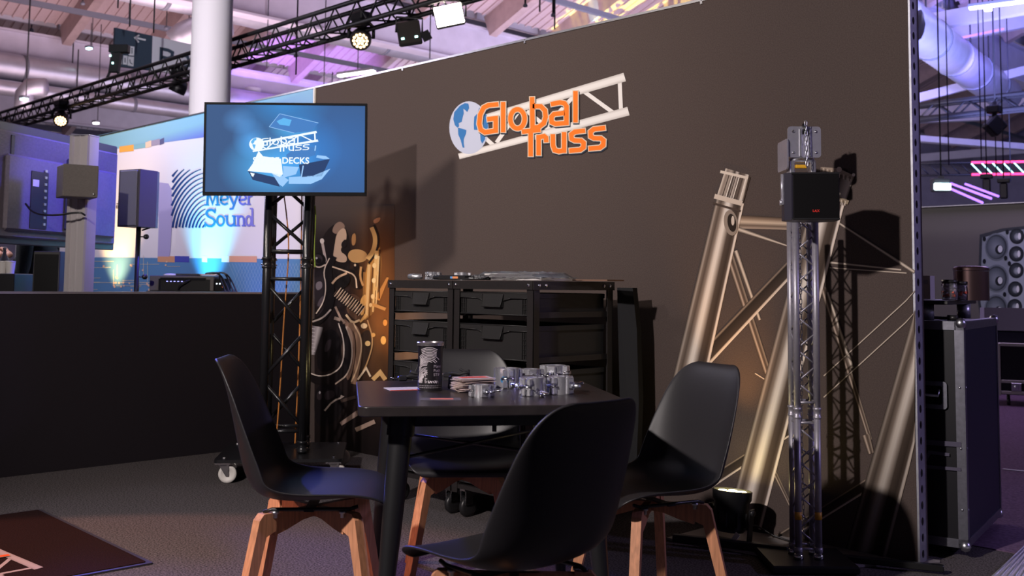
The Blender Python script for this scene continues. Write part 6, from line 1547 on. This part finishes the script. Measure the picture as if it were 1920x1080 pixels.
for i, (x, y, d, lab) in enumerate(((155, 6, 26, 'round dark sensor under the roof, at the top left'), (59, 57, 32, 'small dark fitting on the roof edge at the far left'), (242, 36, 26, 'dark fitting on a cable above the direction sign'), (312, 52, 28, 'dark fitting under the roof near the white column'), (985, 10, 15, 'dark fitting before the patterned roof, nearer the lit flood'), (1037, 28, 15, 'dark fitting before the patterned roof, further right'), (555, 104, 18, 'dark hook on the long cable under the truss'))):
    q = at(x, y, d=d); t = thing('roof_fitting', lab, 'fitting', q); s_ = d/FPX
    MB().lathe([(0, -4*s_), (4*s_, -3*s_), (4.5*s_, 0), (2*s_, 4*s_), (0, 5*s_)], 12).build('body', greyst, t); MB().tube((0, 0, 4*s_), (0, 0, 4*s_+.6), .015, 5).build('rod', thinblk, t)
# coloured beams on the roof (pattern projectors)
def gobo(loc, tgt, power, color, cone, scale):
    o = lamp('SPOT', 'pattern_projector', loc, power, color, tgt, .02, cone, .3); l = o.data; l.use_nodes = True; nt = l.node_tree
    e = nt.nodes['Emission']; tc = nt.nodes.new('ShaderNodeTexCoord'); sep = nt.nodes.new('ShaderNodeSeparateXYZ'); nt.links.new(tc.outputs['Normal'], sep.inputs[0])
    dv = nt.nodes.new('ShaderNodeVectorMath'); dv.operation = 'DIVIDE'; cmb = nt.nodes.new('ShaderNodeCombineXYZ')
    for k in range(3): nt.links.new(sep.outputs['Z'], cmb.inputs[k])
    nt.links.new(tc.outputs['Normal'], dv.inputs[0]); nt.links.new(cmb.outputs[0], dv.inputs[1])
    vo = nt.nodes.new('ShaderNodeTexVoronoi'); vo.feature = 'DISTANCE_TO_EDGE' if scale > 8 else 'F1'; vo.inputs['Scale'].default_value = scale; nt.links.new(dv.outputs[0], vo.inputs['Vector'])
    rp = nt.nodes.new('ShaderNodeValToRGB'); rp.color_ramp.interpolation = 'CONSTANT'
    rp.color_ramp.elements[0].color = (1, 1, 1, 1); rp.color_ramp.elements[1].position = .09 if scale > 8 else .30; rp.color_ramp.elements[1].color = (0, 0, 0, 1)
    nt.links.new(vo.outputs['Distance'], rp.inputs[0]); nt.links.new(rp.outputs[0], e.inputs['Strength'])
pr0 = at(1000, 60, z=9.2); pr1 = at(1190, 40, z=9.2); pr2 = at(1300, 10, z=9.2)
gobo((pr0.x+2, pr0.y-3, 3.2), pr0, 3000, (.7, .95, 1.0), 34, 7)
gobo((pr1.x+2, pr1.y-3, 3.2), pr1, 5200, (1.0, .95, .10), 52, 12)
gobo((pr1.x+1, pr1.y-5, 3.2), pr1, 3500, (.35, .85, 1.0), 48, 7)
gobo((pr2.x+2, pr2.y-2, 3.2), pr2, 3000, (.9, .1, 1.0), 40, 7)
q = at(1860, 235, z=7.0); lamp('SPOT', 'green_beam', (q.x, q.y-3.5, 4.5), 1400, (.0, 1.0, .55), q, .05, 34, .5)
q = at(560, 130, z=8.8); lamp('SPOT', 'violet_beam', (q.x+5, q.y-4, 3.5), 5000, (.40, .22, 1.0), q, .1, 50, .5)
q = at(1750, 80, z=7.5); lamp('SPOT', 'violet_beam_right', (q.x+3, q.y-3, 5.6), 900, (.22, .18, 1.0), q, .1, 60, .6)

for nm, x, y, z0, lab in ():
    pass
# drop rods that carry the free hanging fixtures from the roof
for ob in [o for o in COL.objects if o.parent is None and (o.name in ('moving_head.003', 'flood_light.002', 'hanging_fixture', 'hanging_fixture.001', 'branch_duct', 'branch_duct.001') or o.name.startswith('roof_lamp'))]:
    zt_ = 8.6-ob.location.z
    if zt_ > .3: MB().tube((0, .05, .05), (0, .05, zt_), .012, 5).build('drop_rod', thinblk, ob)
